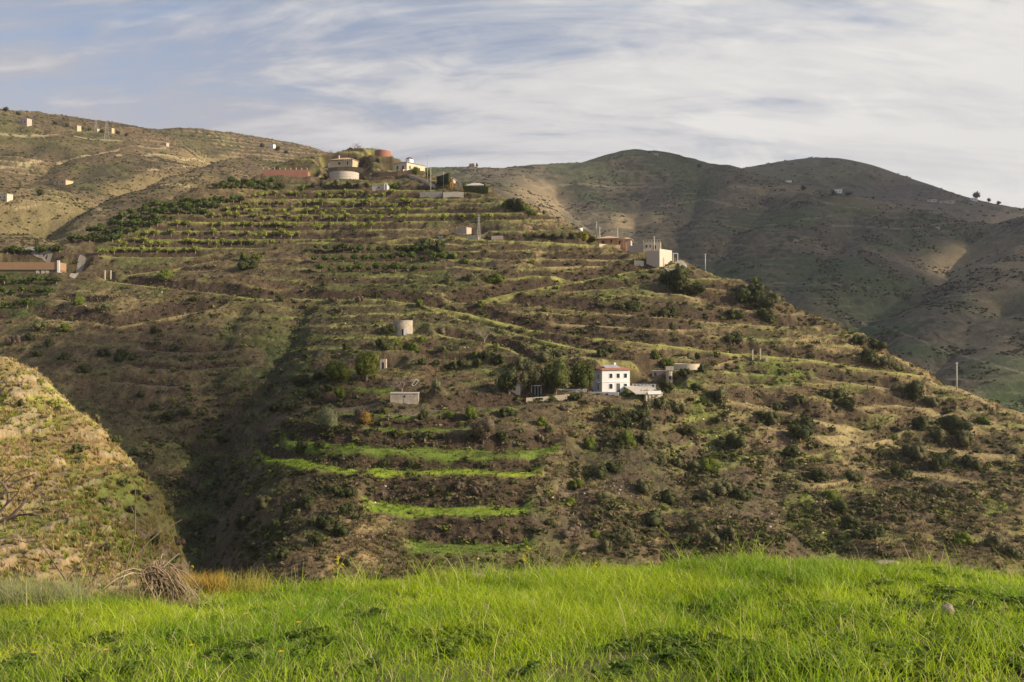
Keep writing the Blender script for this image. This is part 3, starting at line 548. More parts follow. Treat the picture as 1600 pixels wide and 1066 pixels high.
part('chimney', MB().box(.9, 1.4, .3, .8, h_ + .8, h_ + 1.6), WHITE, rf)
for c in (-1.3, .55, 2.4): window(t, 'front', c, 3.4, .95, 1.2, W_, D_, WHITE)
window(t, 'front', -1.3, .9, 1.0, 1.3, W_, D_, WHITE); window(t, 'front', 2.4, .8, .95, 1.4, W_, D_, WHITE)
window(t, 'front', .55, 0, 1.1, 2.3, W_, D_, WHITE, name='door', gm=DARKW)
window(t, 'left', -.7, 3.1, .9, 1.2, W_, D_, WHITE); window(t, 'left', -.7, .6, .9, 1.4, W_, D_, WHITE)
part('string_course', MB().box(-W_ / 2 - .06, W_ / 2 + .06, -D_ / 2 - .1, -D_ / 2 + .02, 2.5, 2.65), WHITE, t)
bk = part('balcony', MB().box(-W_ / 2 - .75, -W_ / 2 - .02, -2.2, .4, 2.4, 2.55), WHITE, t)
m = MB(); m.box(-W_ / 2 - .75, -W_ / 2 - .68, -2.2, .4, 3.25, 3.33)
for k in range(9): m.box(-W_ / 2 - .73, -W_ / 2 - .7, -2.2 + k * .32, -2.17 + k * .32, 2.55, 3.25)
part('railing', m, WHITE, bk)
# terrace in front with white parapet
def wall_run(name, label, cat, pts, h_, th, m_, dh=1.0, posts=0, sunk=1.2, kd=None, cap=None):
    """a wall following ground points [(x,y,z)...]"""
    o = thing(name, label, cat, pts[0]); m = MB(); p0 = np.array(pts[0])
    for a, b in zip(pts[:-1], pts[1:]):
        a = np.array(a) - p0; b = np.array(b) - p0; d = (b - a)[:2]; n_ = np.array([-d[1], d[0]]) / (np.hypot(*d) + 1e-9) * th / 2
        v = []
        for q in (a, b):
            for sg in (-1, 1): v += [(q[0] + sg * n_[0], q[1] + sg * n_[1], q[2] - sunk), (q[0] + sg * n_[0], q[1] + sg * n_[1], q[2] + h_)]
        m.add(v, [(0, 4, 5, 1), (2, 3, 7, 6), (1, 5, 7, 3), (0, 2, 6, 4), (0, 1, 3, 2), (4, 6, 7, 5)])
    part('wall_body' if posts else 'masonry', m, m_, o)
    if posts:
        a = np.array(pts[0]) - p0; b = np.array(pts[-1]) - p0
        for k in range(posts):
            q = a + (b - a) * k / (posts - 1); part('pillar', MB().box(q[0] - .13, q[0] + .13, q[1] - .16, q[1] + .16, q[2] + h_ - .02, q[2] + h_ + dh), m_, o)
    return o
c0 = (lx, ly, lz)
def off(dx, dy, dz=0, c=None): c = c or c0; return (c[0] + dx, c[1] + dy, c[2] + dz)
wall_run('terrace_wall', 'white parapet wall along the front terrace of the two storey farmhouse', 'wall', [off(-6.3, -1.7, -.7), off(.6, -3.3, -.7)], .9, .25, WHITE, sunk=2)
o = thing('balustrade', 'white balustrade running left from the farmhouse under the big trees', 'balustrade', off(-6.4, -.6, -.3)); m = MB(); m.box(-7.6, .0, -.1, .1, -1.5, .35); part('base_wall', m, CREAM, o)
m = MB(); m.box(-7.6, 0, -.12, .12, .95, 1.08)
for k in range(26): m.box(-7.5 + k * .29, -7.38 + k * .29, -.06, .06, .35, .95)
part('baluster_rail', m, WHITE, o)
wall_run('garden_wall', 'long low cream wall stepping down left of the balustrade', 'wall', [P(822, 628), P(850, 626), P(890, 622)], .9, .3, CREAM, sunk=1)
wall_run('garden_wall', 'short cream wall piece behind the bush left of the balustrade', 'wall', [off(-15, .4, -.6), off(-12.6, .1, -.5)], 1.6, .25, CREAM, sunk=1)
g = P(838, 617); o = thing('garden_pavilion', 'small pale green pavilion frame at the left end of the cream garden wall', 'pavilion', g, R(-10)); m = MB()
for xx in (-1.1, -.3, .4, 1.1): m.box(xx - .06, xx + .06, -.06, .06, 0, 2.0)
part('frame', m, mat('pale_green_paint', (.42, .5, .45)), o); part('top_beam', MB().box(-1.2, 1.2, -.08, .08, 2.0, 2.2), WHITE, o)
g = P(805, 617); t = block('garden_shed', 'pale shed with one dark window half hidden in shade left of the pavilion', 'shed', off(0, 1.4, 0, g), R(-12), 2.8, 2.4, 2.3, CONCL); window(t, 'front', .1, .9, .8, .8, 2.8, 2.4, CREAM)
# concrete parking deck on its retaining walls, right of the house
q = P(1010, 627); q = (q[0], q[1] + 2.6, q[2] + 1.9); o = thing('parking_deck', 'sloping concrete deck on cream retaining walls right of the farmhouse', 'deck', q, R(14))
part('slab', MB().add([(-3.6, -3.2, -.25), (3.2, -3.2, -.25), (3.2, 4.5, 1.1), (-3.6, 4.5, 1.1), (-3.6, -3.2, 0), (3.2, -3.2, 0), (3.2, 4.5, 1.35), (-3.6, 4.5, 1.35)], [(0, 3, 2, 1), (4, 5, 6, 7), (0, 1, 5, 4), (1, 2, 6, 5), (2, 3, 7, 6), (3, 0, 4, 7)]), CONCL, o)
part('retaining_wall', MB().box(-1.2, 3.1, -3.0, -2.7, -3.6, -.253).box(2.8, 3.1, -2.697, 3.9, -3.6, -.2), CREAM, o); part('parapet', MB().box(-.6, 2.6, -3.4, -3.203, -.3, .5), WHITE, o)
for k in range(3): part('buttress', MB().box(-1.0 + k * .8, -.75 + k * .8, -3.22, -3.003, -3.2, -.4), CREAM, o)
o = thing('balustrade', 'short white balustrade of square posts between farmhouse and deck', 'balustrade', off(4.6, 2.8, .2), R(-14)); part('base_wall', MB().box(0, 5.4, -.12, .12, -1, .5), WHITE, o)
for k in range(7): part('pillar', MB().box(.0 + k * .85, .22 + k * .85, -.14, .14, .5, 1.5), WHITE, o)
part('coping', MB().box(-.1, 5.5, -.16, .16, 1.5, 1.62), WHITE, o)
q = BL['stonehut']; t = block('farm_shed', 'low pinkish flat roofed shed up the slope right of the farmhouse', 'shed', off(0, 1.5, 0, q), R(-12), 4.0, 2.4, 1.6, PINK); part('roof', MB().box(-2.1, 2.1, -1.3, 1.3, 1.603, 1.75), CONCL, t); window(t, 'front', -1.2, .2, .8, 1.2, 4.0, 2.4, PINK, name='door', gm=DARKW)
q = P(1046, 600); o = thing('stone_tower', 'stubby cream stone pillar tower right of the parking deck', 'tower', q); part('shaft', MB().tube([(0, 0, -1), (0, 0, 2.6), (.05, 0, 3.4)], [.95, .8, .7], 9), STONE, o); part('cap', MB().box(-1, 1, -.8, .8, 3.4, 4.4), STONE, o); part('niche', MB().box(-.25, .25, -.93, -.7, 1.2, 2.0), BLACKP, o)
q = BL['cistern']; o = thing('round_cistern', 'low round beige cistern right of the pinkish shed', 'cistern', off(0, 3.4, 0, q)); part('wall', MB().ring(3.2, 3.5, -2, 1.8), CREAM, o, smooth=False); part('lid', MB().disc(3.2, 1.35, 1.6), CONC, o)
# ---- cream hut
q = BL['hut']; t = block('flat_roof_hut', 'cream flat roofed hut with small window on the lower terrace', 'hut', off(0, 2.0, 0, q), R(3), 6.3, 3.6, 2.1, STAIN); part('roof', MB().box(-3.25, 3.25, -1.95, 1.95, 2.103, 2.28), CONCL, t)
window(t, 'front', 0, 1.15, .75, .65, 6.3, 3.6, CONCL); window(t, 'front', -2.1, 1.4, .35, .3, 6.3, 3.6, CONCL, label='tiny vent window near the left corner'); window(t, 'front', 1.6, 1.4, .35, .3, 6.3, 3.6, CONCL, label='tiny vent window near the right corner')
part('door', MB().box(-.1, .55, -1.86, -1.8, 0, 1.1), METAL, t); part('doorstep', MB().box(-1.6, 2.9, -3.2, -2.3, -1.2, -.55), CONC, t)
# ---- round water tank with white door
q = BL['tank']; o = thing('round_water_tank', 'round cream water tank with white door above the dark pine trees', 'water tank', off(0, 2.8, 0, q)); part('wall', MB().ring(2.35, 2.65, -1.5, 3.9, 36), STAIN, o, smooth=False); part('floor', MB().disc(2.35, 3.0, 3.2), CONC, o)
part('rim', MB().ring(2.3, 2.72, 3.903, 4.05, 36), CONCL, o); d = part('door', MB().box(.45, 1.6, -2.62, -2.2, 0, 1.7), WHITE, o); part('opening', MB().box(.0, .42, -2.72, -2.3, 0, 1.7), BLACKP, o)
q = BL['hut2']; t = block('garden_hut', 'narrow pinkish hut with arched dark doorway behind the big pine', 'hut', off(0, 1.4, 0, q), R(0), 1.5, 2.0, 2.5, PINK); part('doorway', MB().box(-.2, .25, -1.04, -.98, .1, 1.7), BLACKP, t)
q = P(648, 603); o = thing('swing_frame', 'tilted white metal frame beside the bare fig tree', 'frame', off(0, 0, .2, q)); m = MB()
for a, b in (((-.7, 0, 0), (.3, 0, 1.3)), ((-.1, .2, -.3), (.9, .2, 1.0)), ((-.7, 0, 0), (-.1, .2, -.3)), ((.3, 0, 1.3), (.9, .2, 1.0))): m.tube([a, b], .07, 5)
part('bars', m, SOLARW, o)

# ================= village on top
q = BL['villa']; t = block('villa', 'tan single storey villa with pale hipped roof behind the round reservoir', 'house', off(-.3, 7.6, .8, q), R(-14), 11, 7, 3.2, TAN); rf = part('roof', MB().hip(-5.8, 5.8, -3.9, 3.9, 3.55, 4.9), PALETILE, t); part('chimney', MB().box(-2.6, -2.0, -1.4, -.8, 4.0, 5.9), CREAM, rf)
window(t, 'front', -1.0, 1.2, 1.3, 1.3, 11, 7, TAN); window(t, 'front', 3.0, .6, 1.5, 2.0, 11, 7, TAN)
for k in range(5): part('porch_column', MB().box(1.6 + k * .95, 1.85 + k * .95, -4.3, -4.05, -1, 3.4), CREAM, t)
part('porch_wall', MB().box(-5.0, 5.6, -4.5, -4.3, -1.5, .8), CREAM, t); part('annex', MB().box(-7.2, -5.52, -2, 2.5, -2, 2.6), WHITE, t)
q = BL['villa']; wall_run('retaining_wall', 'dark earth coloured bank wall between tan villa and round reservoir', 'wall', [off(-6.5, .9, -1.0, q), off(-2, .3, -.5, q), off(3, .2, -.4, q), off(9, .6, -.9, q)], .9, .6, mat('earth_bank', (.125, .10, .06), var=.4, scale=.8), sunk=4)
q = BL['reservoir']; o = thing('round_reservoir', 'wide round pinkish concrete reservoir below the tan villa', 'reservoir', off(0, 6.6, 0, q)); part('wall', MB().ring(6.0, 6.3, -2, 3.9, 56), CONCL, o)
part('rim', MB().ring(5.95, 6.38, 3.903, 4.1, 56), CREAM, o)
for k in range(3): part('hoop', MB().ring(6.303, 6.36, .7 + k * 1.1, .82 + k * 1.1, 56), STAIN, o)
part('water', MB().disc(5.95, 3.2, 3.3), mat('reservoir_water', (.08, .11, .09), rough=.2), o)
q = BL['villa2']; t = block('villa', 'long cream villa on the brow with a domed turret on its roof', 'house', off(1.5, 5.5, 0, q), R(-36), 8, 12, 3.8, CREAM)
rf = part('roof', MB().hip(-4.5, 4.5, -6.5, 6.5, 3.95, 5.0), GREYROOF, t); part('turret', MB().box(-1.2, 1.2, -1.0, 1.4, 4.6, 6.4), WHITE, rf); part('dome', MB().tube([(0, .2, 6.4), (0, .2, 6.9), (0, .2, 7.3)], [1.7, 1.2, .2], 10), mat('brown_tiles', (.16, .10, .09)), rf)
window(t, 'right', -4, 1.0, 1.1, 1.5, 8, 12, CREAM); window(t, 'right', -1, 1.0, 1.1, 1.5, 8, 12, CREAM); window(t, 'right', 2.2, 1.0, 1.1, 1.5, 8, 12, CREAM); window(t, 'front', -1.5, .7, 1.3, 2, 8, 12, CREAM); window(t, 'front', 1.8, .7, 1.3, 1.8, 8, 12, CREAM)
part('terrace', MB().box(-6.5, 4.1, -8.5, -6.02, -3, .35), PINK, t)
q = BL['hilltank']; o = thing('round_hilltop_tank', 'round pink water tank on the very top of the hill', 'water tank', off(.4, 3.8, .1, q)); part('wall', MB().ring(3.4, 3.7, -2, 3.0, 36), REDW, o); part('rim', MB().ring(3.35, 3.78, 3.003, 3.2, 36), PINK, o); part('roof', MB().disc(3.35, 2.7, 2.9), CONC, o)
q = BL['redwall']; o = thing('enclosure_wall', 'long brick red enclosure wall with small pillars left of the villas', 'wall', q, R(2)); part('wall_body', MB().box(-9.6, 9.6, -.15, .15, -2, 2.9), REDW, o)
for k in range(9): part('pillar', MB().box(-9.55 + k * 2.34, -9.25 + k * 2.34, -.19, .19, 2.85, 3.8), PINK, o)
part('side_wall', MB().box(9.3, 9.6, .16, 6, -2, 2.6), REDW, o)
q = BL['pump']; t = block('pump_house', 'small whitish pump house with one square window below the round reservoir', 'hut', off(0, 2, 0, q), R(-6), 6.4, 3.4, 2.5, CONCL); part('roof', MB().box(-3.3, 3.3, -1.8, 1.8, 2.503, 2.65), CONC, t); window(t, 'front', -.5, 1.2, .9, .8, 6.4, 3.4, CONCL)
for xx in (1.9, 2.9): part('door_pillar', MB().box(xx, xx + .35, -2.2, -1.72, -.5, 2.9), WHITE, t)
part('pillar_lintel', MB().box(1.9, 3.25, -2.2, -1.72, 2.9, 3.15), WHITE, t)
a, b, c_ = P(656, 310), P(690, 309.5), P(724, 309.5)
wall_run('retaining_wall', 'long grey concrete retaining wall below the hedges, small door in its left part', 'wall', [off(0, .6, 0, a), off(0, .6, 0, b)], 2.7, .4, CONC); wall_run('retaining_wall', 'pale concrete retaining wall continuing right of the yellow bush', 'wall', [off(.6, .2, 0, b), off(0, .2, 0, c_)], 2.4, .4, CONCL)
wall_run('retaining_wall', 'beige sloping wall under the cream turreted villa', 'wall', [P(640, 277), P(662, 285), P(680, 294)], 1.3, .4, PINK, sunk=1.5)
wall_run('retaining_wall', 'dark earth coloured wall directly right of the round reservoir', 'wall', [P(562, 278), P(592, 277), P(622, 277)], 2.2, .5, mat('earth_wall', (.17, .115, .08)), sunk=1.5)
q = P(698, 278); t = block('tiled_house', 'small pinkish house behind the dark hedge with plain tiled roof', 'house', off(0, 6, -.6, q), R(-8), 6, 5, 2.6, PINK); part('roof', MB().hip(-3.4, 3.4, -2.9, 2.9, 2.75, 3.7), PALETILE, t)
q = BL['tent']; o = thing('pavilion', 'open pavilion with pale pyramid roof behind a clipped hedge', 'pavilion', off(0, 5, .3, q), R(-5)); part('roof', MB().hip(-4.3, 4.3, -3, 3, 2.0, 3.4), GREYROOF, o)
for sx in (-3.8, 3.8):
    for sy in (-2.6, 2.6): part('post', MB().box(sx - .12, sx + .12, sy - .12, sy + .12, -1.5, 1.85), WOODP, o)
# ---- pylon terrace
q = BL['pylonhut']; t = block('utility_hut', 'small pink flat roofed hut on the walled ledge beside the lattice pylon', 'hut', off(0, 1.7, 0, q), R(-30), 4.2, 3.4, 2.6, PINK); part('roof', MB().box(-2.2, 2.2, -1.8, 1.8, 2.603, 2.75), CONCL, t); window(t, 'front', -.8, 1.3, .6, .6, 4.2, 3.4, PINK)
part('corner_post', MB().box(-2.5, -2.15, -2.0, -1.72, 0, 3.0), PINK, t)
wall_run('ledge_wall', 'long low grey wall under the pink utility hut', 'wall', [off(0, .3, 0, P(684, 374)), off(0, .3, 0, P(748, 375))], 1.2, .4, CONCL); wall_run('ledge_wall', 'short pinkish wall by bushes right of the lattice pylon', 'wall', [P(768, 375), P(786, 375)], 1.5, .4, PINK)
def pylon(label, loc, hh, w0, group=None, arms=3):
    o = thing('lattice_pylon', label, 'pylon', loc, R(20), group); m = MB(); r = .055 if hh < 20 else .11; n = 9
    for k in range(n):
        z0, z1 = hh * k / n, hh * (k + 1) / n; a0, a1 = w0 * (1 - .85 * k / n), w0 * (1 - .85 * (k + 1) / n)
        cs = [(-1, -1), (1, -1), (1, 1), (-1, 1)]
        for i in range(4):
            c1, c2 = cs[i], cs[(i + 1) % 4]
            m.tube([(c1[0] * a0, c1[1] * a0, z0), (c1[0] * a1, c1[1] * a1, z1)], r, 4); m.tube([(c1[0] * a0, c1[1] * a0, z0), (c2[0] * a1, c2[1] * a1, z1)], r * .6, 4); m.tube([(c2[0] * a0, c2[1] * a0, z0), (c1[0] * a1, c1[1] * a1, z1)], r * .6, 4)
    part('tower', m, METAL, o)
    for k in range(arms): zz = hh * (.97 - .1 * k); part('crossarm', MB().box(-hh * .07, hh * .07, -r, r, zz, zz + 2 * r), METAL, o)
    return o
pylon('slim lattice pylon standing right of the pink utility hut', P(748, 374, sink=.3), mpx(40, P(748, 374)), .62)
def pole(label, loc, hh, r=.13, mat_=None, arm=True, group=None):
    o = thing('utility_pole', label, 'pole', (loc[0], loc[1], loc[2] - .5), 0, group); part('shaft', MB().tube([(0, 0, 0), (0, 0, hh + .5)], [r * 1.25, r * .8], 8), mat_ or CONCL, o, smooth=True)
    if arm: part('crossarm', MB().box(-.55, .55, -.06, .06, hh + .1, hh + .22), METAL, o)
    return o
for px, py, n, lab in ((668, 282, 40, 'tall thin pole on the skyline just right of the turreted villa'), (673, 296, 34, 'pale pole in front of the bright green trees at the turreted villa'), (693, 288, 20, 'thin pole rising in front of the small pinkish tiled house'),
                       (932, 370, 24, 'grey pole farther back at the left end of the orange villa'), (937, 374, 20, 'pale pole directly behind the left roof end of the orange villa'), (965, 372, 20, 'pale pole behind the middle of the orange villa roof'),
                       (1022, 384, 20, 'pale pole rising behind the cream parapet house'), (1102, 418, 22, 'grey pole on the skyline just right of the road bend')):
    q = P(px, py + 6); pole(lab, q, mpx(n + 6, q), .12 if px < 900 else .16, METAL if 'grey' in lab or 'thin' in lab else CONCL, arm=px != 965)
q = P(1500, 612); pole('lone concrete pole standing on the right skyline of the terraced hill', off(0, 2, 0, q), mpx(46, q), .2)
# ---- orange villa and its neighbour at the road bend
q = BL['orange']; t = block('orange_villa', 'long low orange villa with clay hipped roofs at the right brow', 'house', off(-.6, 4.6, 0, q), R(-12), 10.5, 7, 2.7, ORNG); part('roof', MB().hip(-6.0, 3.2, -4.2, 4.2, 2.85, 4.1), PALETILE, t); part('lower_roof', MB().hip(3.25, 7.4, -3.6, 3.6, 2.45, 3.3), PALETILE, t)
part('side_wing', MB().box(5.253, 6.9, -3, 3, -2, 2.3), PINK, t); window(t, 'front', -3.2, .6, 1.2, 1.5, 10.5, 7, ORNG); window(t, 'front', 0, .3, 1.2, 2.0, 10.5, 7, ORNG); window(t, 'front', 2.8, .6, 1.1, 1.4, 10.5, 7, ORNG)
for k in range(4): part('porch_column', MB().box(-1.6 + k * 1.9, -1.25 + k * 1.9, -4.1, -3.8, -1, 2.68), ORNG, t)
wall_run('garden_wall', 'low grey garden wall in front of the orange villa', 'wall', [off(0, .3, 0, P(936, 386)), off(0, .3, 0, P(975, 389)), P(994, 392)], 1.2, .3, PINK, sunk=2)
q = BL['flat']; t = block('parapet_house', 'cream flat roofed house with pillared parapet above the tall beige wall', 'house', off(2.2, 4.4, .7, q), R(-10), 6.2, 6.0, 3.6, CREAM)
for k in range(7): part('parapet_pillar', MB().box(-3.1 + k * .98, -2.85 + k * .98, -3.1, -2.8, 3.603, 4.2), CREAM, t)
part('parapet_rail', MB().box(-3.15, 3.15, -3.05, -2.85, 4.203, 4.3), CREAM, t); window(t, 'front', -1.9, 1.4, .8, 1.2, 6.2, 6.0, CREAM); window(t, 'front', -.6, 1.4, .6, 1.2, 6.2, 6.0, CREAM); window(t, 'front', 1.0, .9, 1.2, 1.5, 6.2, 6.0, CREAM)
part('left_wing', MB().box(-8.0, -3.103, -2.6, 2.8, -3, 2.3), mat('shaded_cream_render', (.40, .33, .29), var=.08), t); part('roof', MB().box(-3.0, 3.0, -2.78, 2.9, 3.604, 3.68), CONC, t)  # left wing coloured greyer to paint the shade on that side
q = P(1010, 412); q2 = P(1028, 414); q3 = P(1051, 410)
o = thing('boundary_wall', 'tall beige boundary wall around the cream parapet house', 'wall', q); sh = mpx(22, q); A = np.array(q); b1 = np.array(q2) - A + (.2, -2.4, 0); b2 = np.array(q3) - A + (0, 1.5, 0)
def slabw(m, a, b, z0, z1, th=.3):
    d = (b - a)[:2]; n_ = np.array([-d[1], d[0]]) / np.hypot(*d) * th
    v = [(a[0], a[1]), (b[0], b[1]), (b[0] + n_[0], b[1] + n_[1]), (a[0] + n_[0], a[1] + n_[1])]
    m.add([(p_[0], p_[1], z0) for p_ in v] + [(p_[0], p_[1], z1) for p_ in v], [(0, 3, 2, 1), (4, 5, 6, 7), (0, 1, 5, 4), (1, 2, 6, 5), (2, 3, 7, 6), (3, 0, 4, 7)])
m = MB(); slabw(m, np.array([0., 0, 0]), b1, -1.5, sh - .6); part('left_face', m, mat('beige_render_shaded', (.52, .42, .33), var=.08), o)  # darker copy of the wall colour: shade painted on the left face
m = MB(); slabw(m, b1 + (.03, 0, 0), b2, -1.5, sh); part('right_face', m, mat('beige_render_lit', (.60, .50, .40), var=.08), o)  # lighter copy: sunlight painted on the right face
part('flower_bed', MB().box(-.1, 4.0, .4, 1.6, sh - 1.2, sh - .35), TERRA, o)
wall_run('retaining_wall', 'low cream wall at the foot of the beige boundary wall', 'wall', [off(-.2, -.3, 0, P(992, 413)), off(-.3, -.3, 0, P(1007, 414))], 1.3, .3, CREAM)
q = P(1055, 411); o = thing('gateway', 'slim white gate frame where the road meets the beige boundary wall', 'gate', q); part('post', MB().box(.8, 1.0, -.1, .1, 0, 3.2), WHITE, o); part('beam', MB().box(-.8, 1.0, -.1, .1, 3.203, 3.4), WHITE, o); part('post', MB().box(-.8, -.6, -.1, .1, 0, 3.2), WHITE, o)
q = P(907, 362); o = thing('water_drum', 'small white drum at the top of the bare earth bank left of the orange villa', 'drum', q); part('body', MB().tube([(-.8, 0, .6), (.8, 0, .6)], .75, 14), WHITE, o, smooth=True); part('cradle', MB().box(-.6, .6, -.5, .5, -.4, .05), CONC, o)
# ---- left side
q = BL['longhouse']; o = thing('long_farm_building', 'long low orange brown farm building at the left edge with a white pillared corner', 'building', off(-3, 2.5, .2, q), R(1)); part('wall', MB().box(-17, 13.2, -2.2, 3, -2, 1.2), mat('brown_render', (.2, .15, .1)), o); part('roof', MB().box(-17.3, 13.0, -2.6, 3.3, 1.203, 3.7), mat('orange_sheeting', (.36, .22, .12), var=.1, scale=.3), o)
part('gable_post', MB().box(12.6, 13.4, -2.9, -2.62, -.5, 4.3), WHITE, o)
for xx in (5.2, 7.0, 8.4): part('doorway', MB().box(xx, xx + 1.1, -2.32, -2.203, -1.5, 1.1), CONCL, o)
def strip(name, label, pts, wpx, lift, m_):
    """roadway draped over the hill along photo points, wpx in metres"""
    V = []; Fc = []
    P_ = []
    for a, b in zip(pts[:-1], pts[1:]):
        for k in range(6): P_.append([a[i] + (b[i] - a[i]) * k / 6 for i in range(3)])
    P_.append(list(pts[-1]))
    for k, p_ in enumerate(P_):
        a = P_[max(k - 1, 0)]; b = P_[min(k + 1, len(P_) - 1)]; d = np.array([b[0] - a[0], b[1] - a[1]]); d /= np.hypot(*d) + 1e-9; n_ = np.array([-d[1], d[0]])
        for q_ in (-1, -.33, .33, 1):
            xx, yy = p_[0] + n_[0] * q_ * wpx / 2, p_[1] + n_[1] * q_ * wpx / 2; V.append((xx, yy, float(H.z(xx, yy)) + lift))
    for k in range(len(P_) - 1):
        for j in range(3): a = k * 4 + j; Fc.append((a, a + 1, a + 5, a + 4))
    o = part(name, MB().add(V, Fc), m_, None); o['kind'] = 'structure'; return o
strip('road', '', [P(112, 434), P(118, 428), P(124, 420), P(130, 412), P(122, 406)], 1.9, .15, ASPH); strip('road', '', [P(40, 388), P(62, 392), P(84, 394)], 4, .15, ASPH)
strip('road', '', [P(1056, 412), P(1066, 410), P(1068, 415), P(1058, 420), P(1042, 424)], 2.6, .3, ASPH)
GP = 'pairs of white posts beside the path'
for px, py, n, lab in ((164, 437, 14, 'left one of the two white posts by the upper left path'), (173, 436, 13, 'right one of the two white posts by the upper left path'), (1176, 561, 14, 'leftmost of three whitish posts by the middle right path'),
                       (1188, 561, 16, 'tallest and middle one of three whitish posts by the right path'), (1198, 565, 9, 'shortest and rightmost of three whitish posts by the right path')):
    q = P(px, py); o = thing('path_post', lab, 'post', off(0, 0, -.3, q), 0, GP); part('shaft', MB().box(-.17, .17, -.15, .15, 0, mpx(n, q) + .3), CREAM, o); part('cap', MB().box(-.21, .21, -.19, .19, mpx(n, q) + .303, mpx(n, q) + .4), CREAM, o)
# ---- distant houses
def far_house(lab, px, py, w_, h_, m_, hill, roof=None, rz=-20, dz=0):
    q = hill.hit(px, py); t = thing('distant_house', lab, 'house', (q[0], q[1] + mpx(w_, q) * .3, q[2] + dz), R(rz)); W_ = mpx(w_, q); D_ = W_ * .65; hh = mpx(h_, q)
    part('wall', MB().box(-W_ / 2, W_ / 2, -D_ / 2, D_ / 2, -3, hh), m_, t)
    if roof: part('roof', MB().hip(-W_ / 2 - .4, W_ / 2 + .4, -D_ / 2 - .4, D_ / 2 + .4, hh + .15, hh * 1.35), roof, t)
    else: part('roof', MB().box(-W_ / 2 - .1, W_ / 2 + .1, -D_ / 2 - .1, D_ / 2 + .1, hh + .003, hh + .3), CONCL, t)
    for c in (-.22, .22): window(t, 'front', c * W_, hh * .35, W_ * .13, hh * .35, W_, D_, m_)
for a in (('white house cut by the left frame edge on the far slope', 6, 313, 18, 9, CREAM, HL), ('small white hut left of the dark tree on the far slope', 118, 289, 0, 0, None, None), ('small ochre house with flat roof on the sunlit spur at left', 96, 289, 24, 7, TAN, HL, PALETILE), ('pink house near the top left corner of the hills', 38, 195, 15, 9, PINK, HL),
          ('ochre house on the left skyline above the ravine', 117, 203, 13, 6, TAN, HL), ('white house on the left skyline behind the mast', 150, 206, 7, 4, CREAM, HL), ('pale brown house on the left skyline right of the lattice mast', 172, 206, 9, 5, TAN, HL), ('white house among trees at the right end of the left skyline', 424, 231, 10, 5, WHITE, HL),
          ('white walled ruin on top of the light spur at left', 257, 227, 10, 3, PINK, HL), ('lone white house in the dip of the right hill', 1311, 302, 11, 6, WHITE, HR), ('pink house beside a tree on the skyline right of the village', 738, 261, 9, 5, PINK, HR), ('tiny house on the summit of the right hill', 1025, 243, 6, 3, PINK, HR),
          ('small white house on the upper shoulder of the right hill', 1233, 281, 8, 3, WHITE, HR), ('low pink walled house on the far right hill', 1482, 318, 22, 4, PINK, HF), ('pale grey house left of the pink walled one on the far hill', 1458, 316, 14, 4, CONCL, HF), ('white hut beside the tall tree at the far right', 1523, 314, 10, 4, WHITE, HF),
          ('tiny pale shed in a field on the right hill', 1466, 358, 6, 3, CONCL, HR)):
    if a[5] is not None: far_house(*a)
q = HL.hit(167, 222); pylon('reddish lattice mast on the left skyline, the nearer of two', q, mpx(36, q), 2.2); q = HL.hit(150, 207); pylon('thin mast on the left skyline behind the lattice mast', q, mpx(29, q), 1.2, arms=2)
q = P(1590, 656); o = thing('guard_rail', 'short pale guard rail at the right frame edge', 'rail', off(0, 6, 0, q)); part('rail', MB().box(-1.5, 6, -.05, .05, 1.1, 1.35), CONCL, o)
for k in range(4): part('post', MB().box(-1.4 + k * 2.2, -1.25 + k * 2.2, .06, .2, -1.5, 1.3), CONCL, o)
# ================= vegetation
def leafmat(name, c, c2, tr=.25, rnd=.18, scale=1.6): return mat(name, c, rough=.75, var=.3, scale=scale, trans=tr, spec=.15, c2=c2, rnd=rnd)
LDARK = leafmat('dark_leaves', (.085, .092, .030), (.042, .052, .020)); LOLIVE = leafmat('grey_green_leaves', (.165, .155, .070), (.085, .088, .040)); LBRIGHT = leafmat('yellow_green_leaves', (.17, .20, .028), (.085, .115, .02), tr=.35)
LDRY = leafmat('dry_twigs', (.20, .155, .105), (.12, .09, .06)); LPALE = leafmat('pale_leaves', (.26, .26, .13), (.15, .16, .08)); LORCH = leafmat('orchard_leaves', (.40, .42, .09), (.22, .26, .05), tr=.4); LYEL = leafmat('yellow_blossom', (.50, .38, .03), (.22, .22, .03), tr=.3)
LPINE = leafmat('pine_needles', (.13, .145, .030), (.045, .06, .018), tr=.2); LPINE2 = leafmat('light_pine_needles', (.19, .205, .035), (.075, .095, .022), tr=.25); LORA = leafmat('autumn_leaves', (.42, .21, .05), (.25, .2, .05), tr=.3); BARK = mat('bark', (.16, .12, .09), scale=5, var=.3); PBARK = mat('pale_bark', (.34, .28, .2), scale=5, var=.2)  # second needle tone is lighter and yellower
